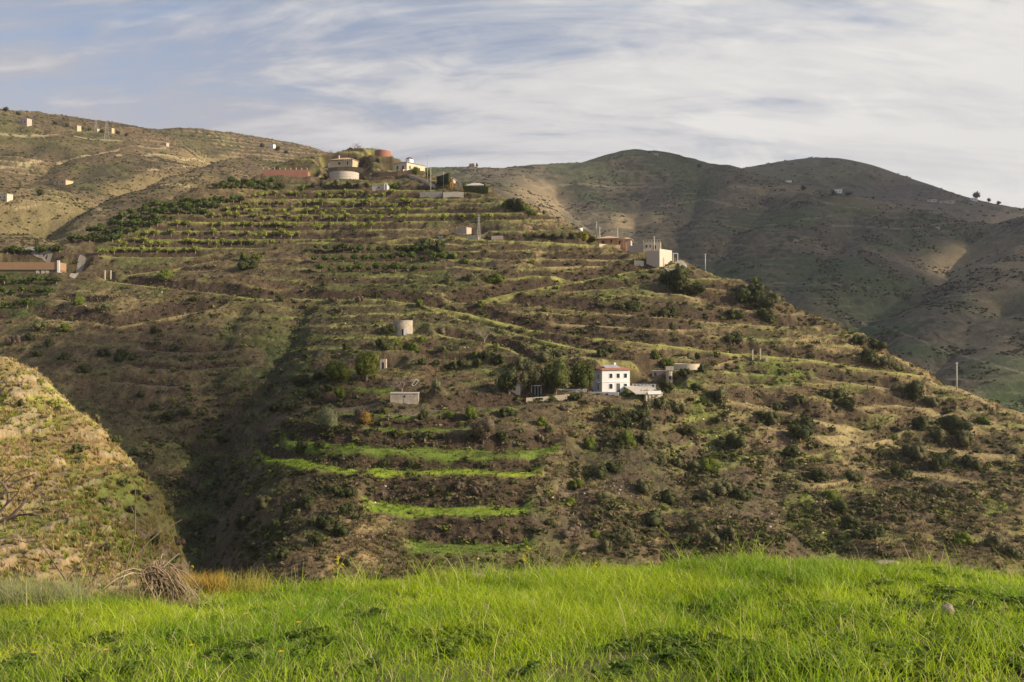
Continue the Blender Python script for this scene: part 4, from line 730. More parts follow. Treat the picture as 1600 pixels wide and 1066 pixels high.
def crown_np(seed, n, leaf, shape=(1, 1, .8), lumps=8, spread=.55, core=True, zmin=-.2, cut=.0, up=.0):
    r = np.random.default_rng(seed); V = []; Fq = []; Ft = []; nb = 0
    d = r.normal(size=(lumps, 3)); d /= np.linalg.norm(d, axis=1)[:, None]; cs = d * (r.random((lumps, 1)) ** .6) * spread; cs[:, 2] = np.abs(cs[:, 2]) * .9 + up; rr = .30 + .22 * r.random(lumps); cs[0] = (0, 0, .15)
    rr[0] = .5; sh = np.array(shape)
    k = r.integers(0, lumps, n); k[: n // 5] = 0; d = r.normal(size=(n, 3)); d /= np.linalg.norm(d, axis=1)[:, None]
    p = cs[k] + d * rr[k][:, None] * (.72 + .42 * r.random((n, 1))); ok = p[:, 2] > zmin; p = p[ok]; d = d[ok]; n = len(p)
    nrm = d + r.normal(size=(n, 3)) * .7; nrm /= np.linalg.norm(nrm, axis=1)[:, None]
    a = np.cross(nrm, r.normal(size=(n, 3))); a /= np.linalg.norm(a, axis=1)[:, None]; b = np.cross(nrm, a); s = leaf * (.6 + .8 * r.random((n, 1)))
    q = np.stack([p - a * s, p + b * s * .6, p + a * s, p - b * s * .6], 1).reshape(-1, 3) * sh; V.append(q); Fq.append(np.arange(4 * n).reshape(-1, 4)); nb = 4 * n
    if core:
        ico = np.array([(0, 0, 1), (.894, 0, .447), (.276, .851, .447), (-.724, .526, .447), (-.724, -.526, .447), (.276, -.851, .447), (.724, .526, -.447), (-.276, .851, -.447), (-.894, 0, -.447), (-.276, -.851, -.447), (.724, -.526, -.447), (0, 0, -1)])
        fi = np.array([(0, 1, 2), (0, 2, 3), (0, 3, 4), (0, 4, 5), (0, 5, 1), (1, 6, 2), (2, 7, 3), (3, 8, 4), (4, 9, 5), (5, 10, 1), (6, 7, 2), (7, 8, 3), (8, 9, 4), (9, 10, 5), (10, 6, 1), (11, 7, 6), (11, 8, 7), (11, 9, 8), (11, 10, 9), (11, 6, 10)])
        for j in range(lumps): V.append((cs[j] + ico * rr[j] * .78) * sh); Ft.append(fi + nb); nb += 12
    return np.concatenate(V), [np.concatenate(Fq)] + ([np.concatenate(Ft)] if Ft else [])
def crown(name, seed, n, leaf, m, **k):
    V, Fc = crown_np(seed, n, leaf, **k); me = np_mesh(name, V, Fc, smooth=False); me.materials.append(m); return me
def branches(m, p, d, ln, r, depth, rg, spread=.6, kids=3, gnarl=.18):
    pts = [np.array(p, float)]; dd = np.array(d, float)
    for k in range(3): dd = dd + rg.normal(size=3) * gnarl; dd /= np.linalg.norm(dd); pts.append(pts[-1] + dd * ln / 3)
    m.tube(pts, [r, r * .85, r * .72, r * .6], 5 if depth > 1 else 3, cap=False)
    if depth <= 0: return
    for k in range(kids):
        d2 = dd + rg.normal(size=3) * spread; d2[2] = d2[2] * .8 + .12; d2 /= np.linalg.norm(d2); branches(m, pts[-1 - (k % 2)], d2, ln * (.62 + .2 * rg.random()), r * .58, depth - 1, rg, spread, kids, gnarl)
LAND = [(955, 590, 'the white farmhouse'), (628, 512, 'the round cream water tank'), (631, 622, 'the cream flat roofed hut'), (1030, 400, 'the tall beige boundary wall'), (960, 375, 'the orange villa'), (748, 352, 'the slim lattice pylon'), (1188, 553, 'the three whitish path posts'),
        (1500, 590, 'the lone pole on the right skyline'), (700, 741, 'the brightest grass terrace'), (534, 273, 'the wide round reservoir'), (168, 430, 'the two white path posts'), (60, 420, 'the long orange brown building'), (1180, 436, 'the round bush on the right skyline'),
        (1250, 560, 'the green lip of the right path'), (740, 803, 'the lowest bright grass terrace'), (1250, 800, 'the reddish scree at lower right'), (1500, 740, 'the dry slope at far right'), (320, 720, 'the dark gully bed'), (80, 760, 'the bank centre'), (20, 600, 'the bank top'), (575, 575, 'the big pine'), (1150, 640, 'the green slope right of the deck'), (740, 295, 'the pavilion with pyramid roof')]
ORD = ['nearest', 'second nearest', 'third nearest', 'fourth nearest', 'fifth nearest', 'sixth nearest', 'seventh nearest', 'eighth nearest', 'ninth nearest', 'tenth nearest'] + ['%dth nearest' % k for k in range(11, 80)]
PENDING = []
def finish_labels():
    """label each plant by look and by its place relative to the nearest landmark"""
    G = {}
    for o, look, px, py in PENDING:
        d = [math.hypot(px - a, py - b) for a, b, _ in LAND]; k = int(np.argmin(d)); a, b, nm = LAND[k]; dx, dy = px - a, py - b
        rel = ('right of ' if dx > 0 else 'left of ') if abs(dx) > abs(dy) else ('below ' if dy > 0 else 'above '); G.setdefault((look, rel + nm), []).append((d[k], o))
    for (look, rel), l in G.items():
        l.sort(key=lambda q: q[0])
        for i, (_, o) in enumerate(l): o['label'] = (look + ' ' + rel) if len(l) == 1 else '%s %s, %s' % (look, rel, ORD[i])
SH = {}
for kd, m_, n_ in (('dark', LDARK, 420), ('olive', LOLIVE, 420), ('bright', LBRIGHT, 380), ('dry', LDRY, 420)):
    SH[kd] = [crown('shrub', 100 + k + 10 * n_, n_, .085 if kd != 'dry' else .075, m_, shape=(1, 1, .9), lumps=9 + k, spread=.72) for k in range(4)]
LOOK = {'dark': 'dark green shrub', 'olive': 'grey green shrub', 'bright': 'yellow green shrub', 'dry': 'brown leafless looking shrub'}
def shrub(px, py, r, kd='dark', h=None, look=None, grp='shrubs scattered over the hillsides', cat='shrub', nm='shrub'):
    q = (h or H).hit(px, py + r * .35); sc = mpx(r, q) * (1.6 if r < 13 else 1.3); o = bpy.data.objects.new(nm, random.choice(SH[kd])); COL.objects.link(o); o.location = (q[0], q[1] + sc * .3, q[2] + sc * .2)
    o.scale = (sc * random.uniform(.9, 1.45), sc * random.uniform(.8, 1.2), sc * random.uniform(.95, 1.35)); o.rotation_euler = (0, 0, random.uniform(0, 6.28)); o['category'] = cat; o['group'] = grp
    lk = look or (('large ' if r > 15 else 'small ' if r < 8 else 'rounded ') + LOOK[kd]); PENDING.append((o, lk, px, py)); return o
BUSH = '''1062,447,24d 1085,456,16d 1043,438,14d 1175,463,26d 1197,480,18d 1160,454,13o 1213,470,14o 1045,490,15d 1148,494,13d 1200,497,12d 1052,514,9o 1145,530,11d 990,483,11d 968,480,8o 1367,541,12d 1345,537,10d 1358,560,16d 1385,570,15o 1402,577,9o
1432,620,20d 1413,611,13o 1458,632,10o 1308,620,13d 1326,636,13d 1250,630,8d 1215,640,8d 1200,658,17d 1250,680,18d 1262,665,10d 1240,710,13d 1148,697,16d 1128,628,17o 1112,620,9o 1087,610,9d 1440,668,14d 1492,675,20d 1512,692,17o 1470,690,12o 1540,660,9b
1430,713,17o 1470,728,19d 1517,728,16d 1408,743,13d 1465,770,15o 1337,750,12d 1283,750,13d 1300,778,16b 1313,800,16d 1328,822,15d 1352,838,15d 1372,835,14d 1505,850,12b 1590,870,15o 1560,852,12o 1130,768,17o 1160,778,17d 1105,780,13o 1085,735,15o 1110,733,12b 1062,728,11o
1010,690,15o 1030,722,11o 1015,668,16o 1000,655,12d 1055,640,14o 1034,634,17o 1040,610,14d 1080,680,10d 973,663,15d 984,692,14b 955,652,13d 1120,660,9o 922,698,13b 938,742,11d 962,735,16d 905,758,9b 945,785,12o 1005,768,16o 1042,782,12d 1020,815,17d 975,846,17o 1090,826,16o 1112,850,15o
1140,838,14o 1072,850,13d 930,838,9b 893,762,8b 891,790,8b 890,836,12y 950,862,12o 470,708,11d 545,775,14d 600,728,8d 640,730,8d 560,655,12y 703,650,9b 660,652,9d 735,650,10b 790,648,9d 845,663,9b 859,674,9d 843,690,8y 785,688,10d 605,520,10d 657,533,9b 644,545,11b 603,543,12d 620,538,8b
385,416,14d 258,434,10b 400,404,9b 380,404,8b 165,484,10o 122,474,8b 62,514,12o 102,515,9b 665,388,11d 690,389,13d 640,392,9d 708,402,8b 728,410,8b 700,440,7o 770,440,10b 735,437,9o 690,520,7y 655,477,7b 752,478,6b 910,370,9b 924,377,7d 880,371,6d 866,371,5d 850,370,5d 836,370,5d 822,369,5b 893,372,6d
805,325,11d 820,328,10b 790,322,9b 833,334,8b 650,622,8b 978,618,8b 900,624,8d 1010,640,10o 865,625,6b 880,640,7y 940,555,9d 955,548,8d 1025,558,9b 1045,572,12b 1100,578,8d 1070,585,8d 1090,560,6d 760,560,10d 780,565,11d 745,572,9d 720,570,8d 705,575,8d 680,570,8d 660,568,8d 820,575,12o 800,580,11d
850,560,12o 870,555,9o 740,558,7b 690,548,7o 540,880,9o 600,645,6b 575,680,7d 620,680,8d 648,682,8d 670,684,7d 690,684,7d 500,700,8d 480,560,9d 470,600,13d 500,590,9d 455,640,9d 430,640,8d 490,620,10d 512,610,8d 540,545,7d 440,470,7d 520,470,6y 562,470,6y 300,470,7d 240,520,8d 185,560,12d 160,555,8d
205,560,7d 250,525,5d 270,545,5d 330,560,6d 290,650,10d 265,655,9d 240,640,8d 220,620,8d 345,690,9d 360,740,9o 300,760,10y 290,700,9o 480,480,6o 20,535,9y 45,530,8d 75,540,9d 100,560,9d 130,580,8d 60,555,8d 508,278,5d 516,277,4o 560,278,5d 570,279,4o 548,268,4d 520,267,4d 473,294,6b 505,290,7o 525,290,8o 545,292,8o 560,292,6o 490,292,6d 617,293,6b 575,292,6o 440,293,5d 415,297,5d
505,820,16d 530,835,12d 540,800,14d 480,790,12d 495,850,11d 450,800,13d 430,830,12d 410,790,11o 380,820,12d 360,790,10d 400,860,11d 440,870,10d 520,770,10d 700,825,6y 745,770,7y 800,775,6y 850,790,8y 860,820,9d 780,835,6y 720,765,8y 690,770,6d 640,770,7y 600,775,6y'''
KD = {'d': 'dark', 'o': 'olive', 'b': 'bright', 'y': 'dry'}; nb = 0
for tok in BUSH.split():
    a, b, c = tok.split(','); shrub(float(a), float(b), float(c[:-1]) * (1.0 if float(c[:-1]) > 9 else .9), KD[c[-1]]); nb += 1
# ---- small scrub and dry tufts nobody could count
def stuff(name, label, base_list, P_, sc, cols, m_, cat='scrub', tilt=.0):
    """bake many small plants into one mesh"""
    Vs = []; Q = []; T = []; Cs = []; nb = 0; k = len(base_list); which = rng.integers(0, k, len(P_))
    for b in range(k):
        V, Fc = base_list[b]; idx = np.where(which == b)[0]
        if not len(idx): continue
        a = rng.random(len(idx)) * 6.283; ca, sa = np.cos(a), np.sin(a); X_ = V[None, :, 0] * ca[:, None] - V[None, :, 1] * sa[:, None]; Y_ = V[None, :, 0] * sa[:, None] + V[None, :, 1] * ca[:, None]; Z_ = np.broadcast_to(V[None, :, 2], X_.shape)
        W = np.stack([X_, Y_, Z_], -1) * (sc[idx][:, None, None] if sc.ndim == 1 else sc[idx][:, None, :]) + P_[idx][:, None]; n = len(V); Vs.append(W.reshape(-1, 3)); Cs.append(np.repeat(cols[idx], n, 0))
        o_ = nb + np.arange(len(idx))[:, None, None] * n
        for f in Fc: (Q if f.shape[1] == 4 else T).append((f[None] + o_).reshape(-1, f.shape[1]))
        nb += len(idx) * n
    Fl = ([np.concatenate(Q)] if Q else []) + ([np.concatenate(T)] if T else [])
    o = link(name, np_mesh(name, np.concatenate(Vs), Fl, np.concatenate(Cs), smooth=False), m_); tag(o, label, cat, None, 'stuff'); return o
def tuft_np(seed, n=10, lean=.7, w_=.09):
    r = np.random.default_rng(seed); V = []; Fc = []
    for k in range(n):
        a = r.random() * 6.283; l = lean * (.3 + r.random()); h_ = .6 + .6 * r.random(); p = np.array([cos(a), sin(a), 0]); t_ = np.array([-sin(a), cos(a), 0]) * w_
        b = p * .15; m_ = b + p * l * .35 + (0, 0, h_ * .6); e = b + p * l + (0, 0, h_); V += [b - t_, b + t_, m_ + t_ * .7, m_ - t_ * .7, e]; i = 5 * k; Fc.append((i, i + 1, i + 2)); Fc.append((i, i + 2, i + 3)); Fc.append((i + 3, i + 2, i + 4))
    return np.array(V), [np.array(Fc)]
def scat(h, n, dens, hmin=0):
    """random spots on a hill accepted by a density map"""
    out = []
    i = rng.random(n * 6) * (len(h.u) - 2); j = rng.random(n * 6) * (len(h.D) - 2); d = dens[i.astype(int), j.astype(int)]; ok = rng.random(n * 6) < d; i, j = i[ok][:n], j[ok][:n]
    u = np.interp(i, np.arange(len(h.u)), h.u); D = np.interp(j, np.arange(len(h.D)), h.D); X_, Y_ = u * D, D; return np.stack([X_, Y_, h.z(X_, Y_)], -1), (i.astype(int), j.astype(int))
PX = CX + H.u[:, None] * F + 0 * H.Dg; PYm = H.py(); vis = ss(-20, 0, PX) * (1 - ss(1600, 1620, PX))
small = [crown_np(900 + k, 34, .30, shape=(1, 1, .75), lumps=3, spread=.4, core=False, zmin=-.1) for k in range(6)]
blk = np.ones(H.Z.shape, np.float32)
for (bx, by, bz) in BL.values(): blk *= ss(4.0, 7.0, np.hypot(H.X - bx, (H.Dg - by - 3)))
clump = ss(.47, .60, fbm(H.X / 7, H.Dg / 7, 4, 701)); keep = (1 - np.clip(flat + LIP0 * .8, 0, 1) * .9) * vis * blk * ss(110, 135, H.Dg)
lower = blob(H, [(1250, 740, 420, 150, 1), (1000, 740, 160, 140, 1.0), (380, 700, 220, 200, .9), (860, 470, 200, 120, .5), (1200, 520, 220, 90, .6), (480, 480, 300, 60, .35)])
M_SCRUB = attr_mat('scrub_leaves', nscale=3, namt=.35, trans=.2, rough=.8); M_TUFT = attr_mat('dry_grass_blades', nscale=3, namt=.3, trans=.3, rough=.9)
def pal(n, cs, ws, v=.25): c = np.array(cs, np.float32)[rng.choice(len(cs), n, p=np.array(ws) / sum(ws))]; return c * (1 - v + 2 * v * rng.random((n, 1)).astype(np.float32))
p_, ij = scat(H, 24000, np.clip(keep * (.10 + lower * clump + .25 * MASK['riser']), 0, 1)); n_ = len(p_); sc = .28 + 1.25 * rng.random(n_) ** 3.0
stuff('scrub', 'low dark scrub covering the terraced hill', small, p_, sc * 1.1, pal(n_, [(.075, .082, .030), (.125, .12, .055), (.16, .175, .04), (.17, .13, .08)], [3, 3, 1.2, 1.6]), M_SCRUB)
tufts = [tuft_np(950 + k) for k in range(6)]
p_, ij = scat(H, 60000, np.clip(keep * (.25 + .75 * ss(.4, .6, n1)) + flat * vis * blk * .2, 0, 1)); n_ = len(p_); gcol = C_main = None
near = np.clip(.8 + .8 * rng.random(n_), 0, 2)
tc_ = pal(n_, [(.34, .265, .14), (.24, .175, .10), (.17, .19, .05), (.42, .35, .2)], [4, 3, 2.2, 1]); tc_ = tc_ * .3 + CM[ij] * .85; gm = np.clip(MASK['bright'] + MASK['bright2'] + MASK['green'] + gb * .7, 0, 1)[ij]; tc_ = np.where((rng.random(n_) < gm)[:, None], tc_ * 0 + np.array((.19, .27, .035), np.float32) * (.8 + .4 * rng.random((n_, 1))), tc_)
stuff('dry_grass', 'dry grass tufts covering the terraced hill', tufts, p_, (.22 + .30 * rng.random(n_)) * near, tc_.astype(np.float32), M_TUFT, cat='grass')
# scrub on the far hills
for h, n_, lab, sc0, lo, cs in ((HL, 30000, 'bushes and scrub covering the left hills', .9, 1.6, [(.06, .062, .03), (.12, .10, .06), (.17, .135, .075), (.10, .115, .035)]), (HR, 26000, 'bushes and scrub covering the big right hill', 1.3, .1, [(.036, .04, .024), (.06, .06, .035), (.10, .09, .05)]), (HF, 2500, 'bushes and scrub covering the farthest hill', 2.4, .1, [(.04, .042, .026), (.07, .065, .04)])):
    dn = lo * .25 + 1.0 * ss(.53, .62, fbm(h.X / 24, h.Dg / 24, 4, 731)); pxx = CX + h.u[:, None] * F + 0 * h.Dg; dn *= ss(-20, 0, pxx) * (1 - ss(1600, 1620, pxx)); p_, ij = scat(h, n_, dn); m_ = len(p_)
    stuff('scrub', lab, small, p_, sc0 * (.5 + 1.5 * rng.random(m_) ** 3), pal(m_, cs, [1] * len(cs)), M_SCRUB)
# loose stones on the broken slopes
ico_ = (np.array([(0, 0, 1), (.894, 0, .447), (.276, .851, .447), (-.724, .526, .447), (-.724, -.526, .447), (.276, -.851, .447), (.724, .526, -.447), (-.276, .851, -.447), (-.894, 0, -.447), (-.276, -.851, -.447), (.724, -.526, -.447), (0, 0, -1)]), [np.array([(0, 1, 2), (0, 2, 3), (0, 3, 4), (0, 4, 5), (0, 5, 1), (1, 6, 2), (2, 7, 3), (3, 8, 4), (4, 9, 5), (5, 10, 1), (6, 7, 2), (7, 8, 3), (8, 9, 4), (9, 10, 5), (10, 6, 1)])])
rocks_ = [(ico_[0] * (1, .8, .6) * (1 + .25 * np.random.default_rng(k).normal(size=(12, 1))), ico_[1]) for k in range(5)]
rd = blob(H, [(1180, 700, 120, 80, 1), (1180, 830, 120, 70, 1), (950, 790, 90, 80, .8), (860, 345, 60, 14, .8), (1500, 720, 120, 90, .4), (1000, 700, 100, 60, .6), (200, 460, 120, 30, .5), (600, 830, 60, 30, .4), (760, 570, 120, 30, .4)]) + .06
p_, ij = scat(H, 5000, np.clip(rd * ss(.42, .6, n1) * keep, 0, 1)); m_ = len(p_); stuff('stones', 'pale loose stones strewn over the broken slopes', rocks_, p_, .10 + .32 * rng.random(m_) ** 3, pal(m_, [(.42, .34, .25), (.33, .26, .19), (.5, .43, .34)], [2, 2, 1]), attr_mat('loose_stone', nscale=6, namt=.3), cat='stones')
# near bank scrub
pb, ij = scat(HB, 42000, .35 + .65 * ss(.4, .6, fbm(HB.X / 3, HB.Dg / 3, 3, 741))); m_ = len(pb); stuff('dry_grass', 'dry grass tufts on the sunlit gully bank', tufts, pb, .10 + .20 * rng.random(m_), pal(m_, [(.46, .35, .15), (.36, .27, .13), (.26, .30, .05)], [3, 2, 2]), M_TUFT, cat='grass')
pb, ij = scat(HB, 1500, .1 + .9 * ss(.52, .62, fbm(HB.X / 5, HB.Dg / 5, 3, 751))); m_ = len(pb); stuff('scrub', 'low scrub on the sunlit gully bank', small, pb, .14 + .45 * rng.random(m_) ** 3, pal(m_, [(.12, .13, .05), (.2, .16, .09), (.2, .22, .05)], [2, 2, 1]), M_SCRUB)

for k, (px, py, r, kd) in enumerate(((120, 705, 8, 'd'), (60, 690, 5, 'o'), (150, 655, 6, 'o'), (178, 690, 7, 'd'), (225, 745, 8, 'o'), (262, 800, 9, 'o'), (240, 850, 9, 'd'), (90, 640, 4, 'd'), (30, 632, 5, 'd'), (205, 800, 8, 'y'), (165, 860, 8, 'o'), (230, 780, 7, 'y'), (275, 850, 9, 'y'), (70, 800, 6, 'o'))):
    shrub(px, py, r, KD[kd], HB, look=('small ' if r < 7 else 'medium ') + LOOK[KD[kd]] + ' on the sunlit bank', grp='shrubs on the gully bank')
# ---- trees
def leaf_tree(name, lab, px, py, wpx, hpx, m_, n=900, leaf=.06, trunk=.12, seed=1, h=None, cat='tree', shape=None, bark=None, lumps=12, spread=.62, grp=None):
    q = (h or H).hit(px, py); Wm = mpx(wpx, q) / 2; Hm = mpx(hpx, q); t = thing(name, lab, cat, (q[0], q[1], q[2] - .2), random.uniform(0, 6), grp); ch = Hm * (1 - trunk) ; rg = np.random.default_rng(seed)
    V, Fc = crown_np(seed, n, leaf, lumps=lumps, spread=spread, zmin=-.45, up=-.12); V = V / np.array([1, 1, 1.0]); mn, mx = V[:, 2].min(), V[:, 2].max(); r_ = np.abs(V[:, :2]).max()
    V = np.stack([V[:, 0] / r_ * Wm, V[:, 1] / r_ * Wm, (V[:, 2] - mn) / (mx - mn) * ch + Hm * trunk], -1); me = np_mesh('crown', V, Fc, smooth=False); me.materials.append(m_); link('crown', me, None, t)
    m = MB(); rr = Wm * .07 + .05; m.tube([(0, 0, -.4), (.03 * Hm, 0, Hm * .3), (0, .03 * Hm, Hm * .62)], [rr * 1.3, rr, rr * .6], 7)
    for k in range(4): a = k * 1.57 + rg.random(); m.tube([(0, 0, Hm * (.25 + .07 * k)), (cos(a) * Wm * .55, sin(a) * Wm * .55, Hm * (.5 + .07 * k))], [rr * .5, rr * .2], 5)
    part('trunk', m, bark or BARK, t); return t
GT = 'trees around the farmhouse'
leaf_tree('pine_tree', 'big spreading yellow green pine above the cream flat roofed hut', 572, 594, 66, 52, LPINE2, 2600, .05, .15, 11, lumps=16)
leaf_tree('pine_tree', 'smaller rounded pine left of the big pine', 527, 604, 50, 46, LPINE2, 1800, .055, .15, 12); leaf_tree('leafy_tree', 'small bright green tree below the smaller pine', 530, 628, 22, 28, LBRIGHT, 800, .07, .2, 13)
leaf_tree('dense_tree', 'dense dark tree touching the left wall of the farmhouse', 911, 613, 52, 54, LPINE, 2600, .05, .08, 14, grp=GT); leaf_tree('dense_tree', 'tall loose dark tree, second to the left from the farmhouse', 868, 616, 56, 62, LPINE, 2400, .05, .1, 15, grp=GT)
leaf_tree('dense_tree', 'dull green tree over the garden pavilion, third left from the farmhouse', 830, 610, 48, 50, LOLIVE, 2000, .05, .1, 16, grp=GT); leaf_tree('dense_tree', 'low dark tree over the pale shed, farthest left from the farmhouse', 795, 614, 46, 42, LDARK, 1500, .06, .1, 17, grp=GT)
leaf_tree('olive_tree', 'pale silvery green tree at the left end of the lower terraces', 513, 674, 52, 46, LPALE, 1500, .045, .08, 18); leaf_tree('autumn_tree', 'brownish thinly leaved tree on the slope between hut and farmhouse', 755, 692, 50, 48, LDRY, 1500, .045, .08, 19)
leaf_tree('autumn_tree', 'small orange leaved tree left below the cream flat roofed hut', 571, 664, 30, 24, LORA, 700, .06, .1, 20); leaf_tree('olive_tree', 'small pale leafed tree between the bare fig and the farmhouse trees', 681, 612, 18, 24, LPALE, 600, .06, .2, 21)
leaf_tree('leafy_tree', 'round bright green tree alone on the right skyline', 1180, 445, 13, 17, LBRIGHT, 600, .08, .2, 22); leaf_tree('leafy_tree', 'dark green tree beside the turreted villa', 650, 276, 16, 17, LBRIGHT, 600, .08, .15, 23); leaf_tree('leafy_tree', 'bright yellow green tree at the drive below the turreted villa', 671, 281, 18, 18, LBRIGHT, 600, .08, .15, 24)
leaf_tree('autumn_tree', 'yellow and orange tree at the right end of the dark hedge', 705, 300, 12, 24, LORA, 500, .09, .1, 25); leaf_tree('leafy_tree', 'yellow flowering tree left of the orange villa', 912, 378, 22, 17, LYEL, 700, .08, .1, 26); leaf_tree('leafy_tree', 'round yellow green ball shaped tree on the upper terrace', 472, 299, 10, 11, LBRIGHT, 500, .09, .1, 27)
for k, (px, py, w_, h_) in enumerate(((758, 302, 6, 20), (726, 300, 9, 17))):
    leaf_tree('cypress_tree', ['slim light green cypress at the right corner of the pavilion hedge', 'short light green cypress at the left corner of the pavilion hedge'][k], px, py, w_, h_, LBRIGHT, 400, .1, .05, 30 + k)
for px, py, w_, h_, hl, lab in ((1526, 312, 12, 14, HF, 'tallest round tree on the far right skyline'), (1545, 316, 9, 8, HF, 'small tree just right of the tallest far right skyline tree'), (1560, 318, 9, 6, HF, 'lowest bushy tree on the far right ridge'), (745, 262, 5, 8, HR, 'small tree beside the pink skyline house'), (1255, 298, 12, 9, HR, 'dark tree on the shoulder of the right hill'), (1302, 304, 9, 8, HR, 'dark tree left of the lone white house on the right hill'),
    (1326, 306, 12, 7, HR, 'dark tree right of the lone white house on the right hill'), (1365, 308, 8, 6, HR, 'dark tree on the crest well right of the lone white house'), (1093, 262, 10, 7, HR, 'dark tree right of the summit on the right hill'), (410, 231, 10, 8, HL, 'dark tree left of the white house on the left skyline'), (434, 236, 10, 8, HL, 'dark tree right of the white house on the left skyline'),
    (448, 240, 8, 6, HL, 'last dark tree at the right end of the left skyline'), (105, 199, 9, 7, HL, 'dark tree left of the orange skyline house'), (128, 203, 9, 6, HL, 'dark tree right of the orange skyline house'), (140, 205, 8, 6, HL, 'dark tree between orange house and thin mast'), (160, 208, 10, 7, HL, 'dark tree between the two masts'), (185, 210, 9, 6, HL, 'dark tree right of the pale brown skyline house'),
    (198, 213, 8, 6, HL, 'dark tree at the lower end of the left village skyline'), (62, 306, 16, 12, HL, 'dark tree on the far slope right of the cut off white house'), (86, 195, 9, 6, HL, 'dark tree on the skyline left of the village'), (10, 174, 12, 8, HL, 'dark tree at the very top left of the hills'), (28, 180, 10, 6, HL, 'second dark tree along the top left skyline'), (1015, 240, 6, 5, HR, 'tiny tree beside the summit house')):
    leaf_tree('distant_tree', lab, px, py, w_, h_, LDARK, 260, .12, .12, int(px), hl)
# hedges
def hedge(lab, a, b, hh, th, m_=LDARK):
    o = thing('clipped_hedge', lab, 'hedge', a); d = np.array(b) - np.array(a); ln = np.hypot(d[0], d[1]); n = int(ln * hh * 45); k = rng.random(n); s_ = rng.random(n); c = rng.normal(size=(n, 3)) * .06; nn = np.array([-d[1], d[0], 0]) / ln
    side = rng.choice([-1, 1], n); top = rng.random(n) < .3; p = k[:, None] * d[None] + np.where(top[:, None], nn * (rng.random((n, 1)) - .5) * th, nn * side[:, None] * th / 2) + c; p[:, 2] += np.where(top, hh, s_ * hh)
    a1 = rng.normal(size=(n, 3)); a1 /= np.linalg.norm(a1, axis=1)[:, None]; b1 = np.cross(a1, rng.normal(size=(n, 3))); b1 /= np.linalg.norm(b1, axis=1)[:, None]; s = .17
    V = np.stack([p - a1 * s, p + b1 * s, p + a1 * s, p - b1 * s], 1).reshape(-1, 3); me = np_mesh('foliage', V, [np.arange(4 * n).reshape(-1, 4)], smooth=False); link('foliage', me, m_, o)
    m = MB(); slabw(m, np.array([0., 0, 0]) - nn * th * .4, d - nn * th * .4, -.5, hh * .95 , th * .8); part('inner_growth', m, LDARK, o); return o
hedge('tall dark clipped hedge right of the tan villa', off(0, 3, 0, P(562, 263)), off(0, 3.4, 0, P(592, 263)), 3.0, 1.2); hedge('tall dark clipped hedge in front of the small pinkish tiled house', off(0, .5, 0, P(684, 289)), off(0, -2, 0, P(703, 297)), 3.6, 1.2)
hedge('long dark clipped hedge around the pavilion', off(0, 0, 0, P(725, 300)), off(0, -1, 0, P(763, 303)), 2.3, 1.2)
# bare trees
def bare(lab, px, py, hpx, depth, seed, m_, h=None, spread=.6, kids=3, wide=1.0, off_=None):
    q = off_ or (h or H).hit(px, py); Hm = mpx(hpx, q); t = thing('bare_tree', lab, 'tree', (q[0], q[1], q[2] - .1)); rg = np.random.default_rng(seed); m = MB(); m.tube([(0, 0, -.3), (0, 0, Hm * .2)], [Hm * .035, Hm * .028], 7); part('trunk', m, m_, t)
    m = MB()
    for k in range(5): a = k * 1.256 + rg.random(); branches(m, (0, 0, Hm * .18), np.array([cos(a) * .6 * wide, sin(a) * .6 * wide, .7]), Hm * .36, Hm * .018, depth, rg, spread, kids)
    part('branches', m, m_, t); return t
FIG = mat('grey_fig_twigs', (.30, .24, .19), scale=3); bare('wide leafless grey fig tree behind the cream flat roofed hut', 628, 612, 34, 4, 41, FIG, wide=1.6, spread=.7); bare('leafless tree standing on the hill summit left of the pink tank', 558, 236, 16, 3, 42, BARK)
bare('pale leafless tree on the slope right of the round water tank', 757, 535, 28, 4, 43, mat('pale_twigs', (.36, .32, .22))); bare('small leafless tree on the summit skyline, far left of the pink tank', 516, 240, 8, 2, 44, BARK); bare('small leafless tree on the skyline above the red enclosure wall', 467, 249, 9, 2, 45, BARK); bare('bare pinkish tree among dry grass above the farmhouse road', 1088, 410, 8, 2, 46, BARK)
# orchard
def otree(kind, seed):
    t = thing('orchard_tree', None, 'tree'); V, Fc = crown_np(seed, 200, .17, shape=(1, 1, .72), lumps=6, spread=.5, zmin=-.35, core=True); V = V * (1.2 if kind == 'young' else 1.3) + (0, 0, 1.05 if kind == 'young' else .95)
    me = np_mesh('crown', V, Fc, smooth=False); me.materials.append(LORCH if kind == 'young' else ODARK); link('crown', me, None, t); m = MB(); m.tube([(0, 0, -.3), (.05, 0, .5), (0, .05, 1.2)], [.08, .06, .04], 5)
    for k in range(3): a = k * 2.1; m.tube([(0, 0, .6), (cos(a) * .5, sin(a) * .5, 1.3)], [.05, .03], 4)
    part('trunk', m, PBARK, t); return t
ODARK = leafmat('dense_orchard_leaves', (.13, .175, .035), (.06, .09, .02), tr=.3)
protos = {'young': [otree('young', 61 + k) for k in range(4)], 'dense': [otree('dense', 71 + k) for k in range(3)]}; usedp = set()
def plant(kind, q, sc, label, grp):
    k = random.randrange(len(protos[kind])); src = protos[kind][k]
    if (kind, k) in usedp:
        r_ = src.copy(); COL.objects.link(r_)
        for ch in src.children: c_ = ch.copy(); COL.objects.link(c_); c_.parent = r_
    else: r_ = src; usedp.add((kind, k))
    r_.location = q; r_.scale = (sc, sc, sc * random.uniform(.85, 1.15)); r_.rotation_euler = (0, 0, random.uniform(0, 6)); r_['label'] = label; r_['group'] = grp
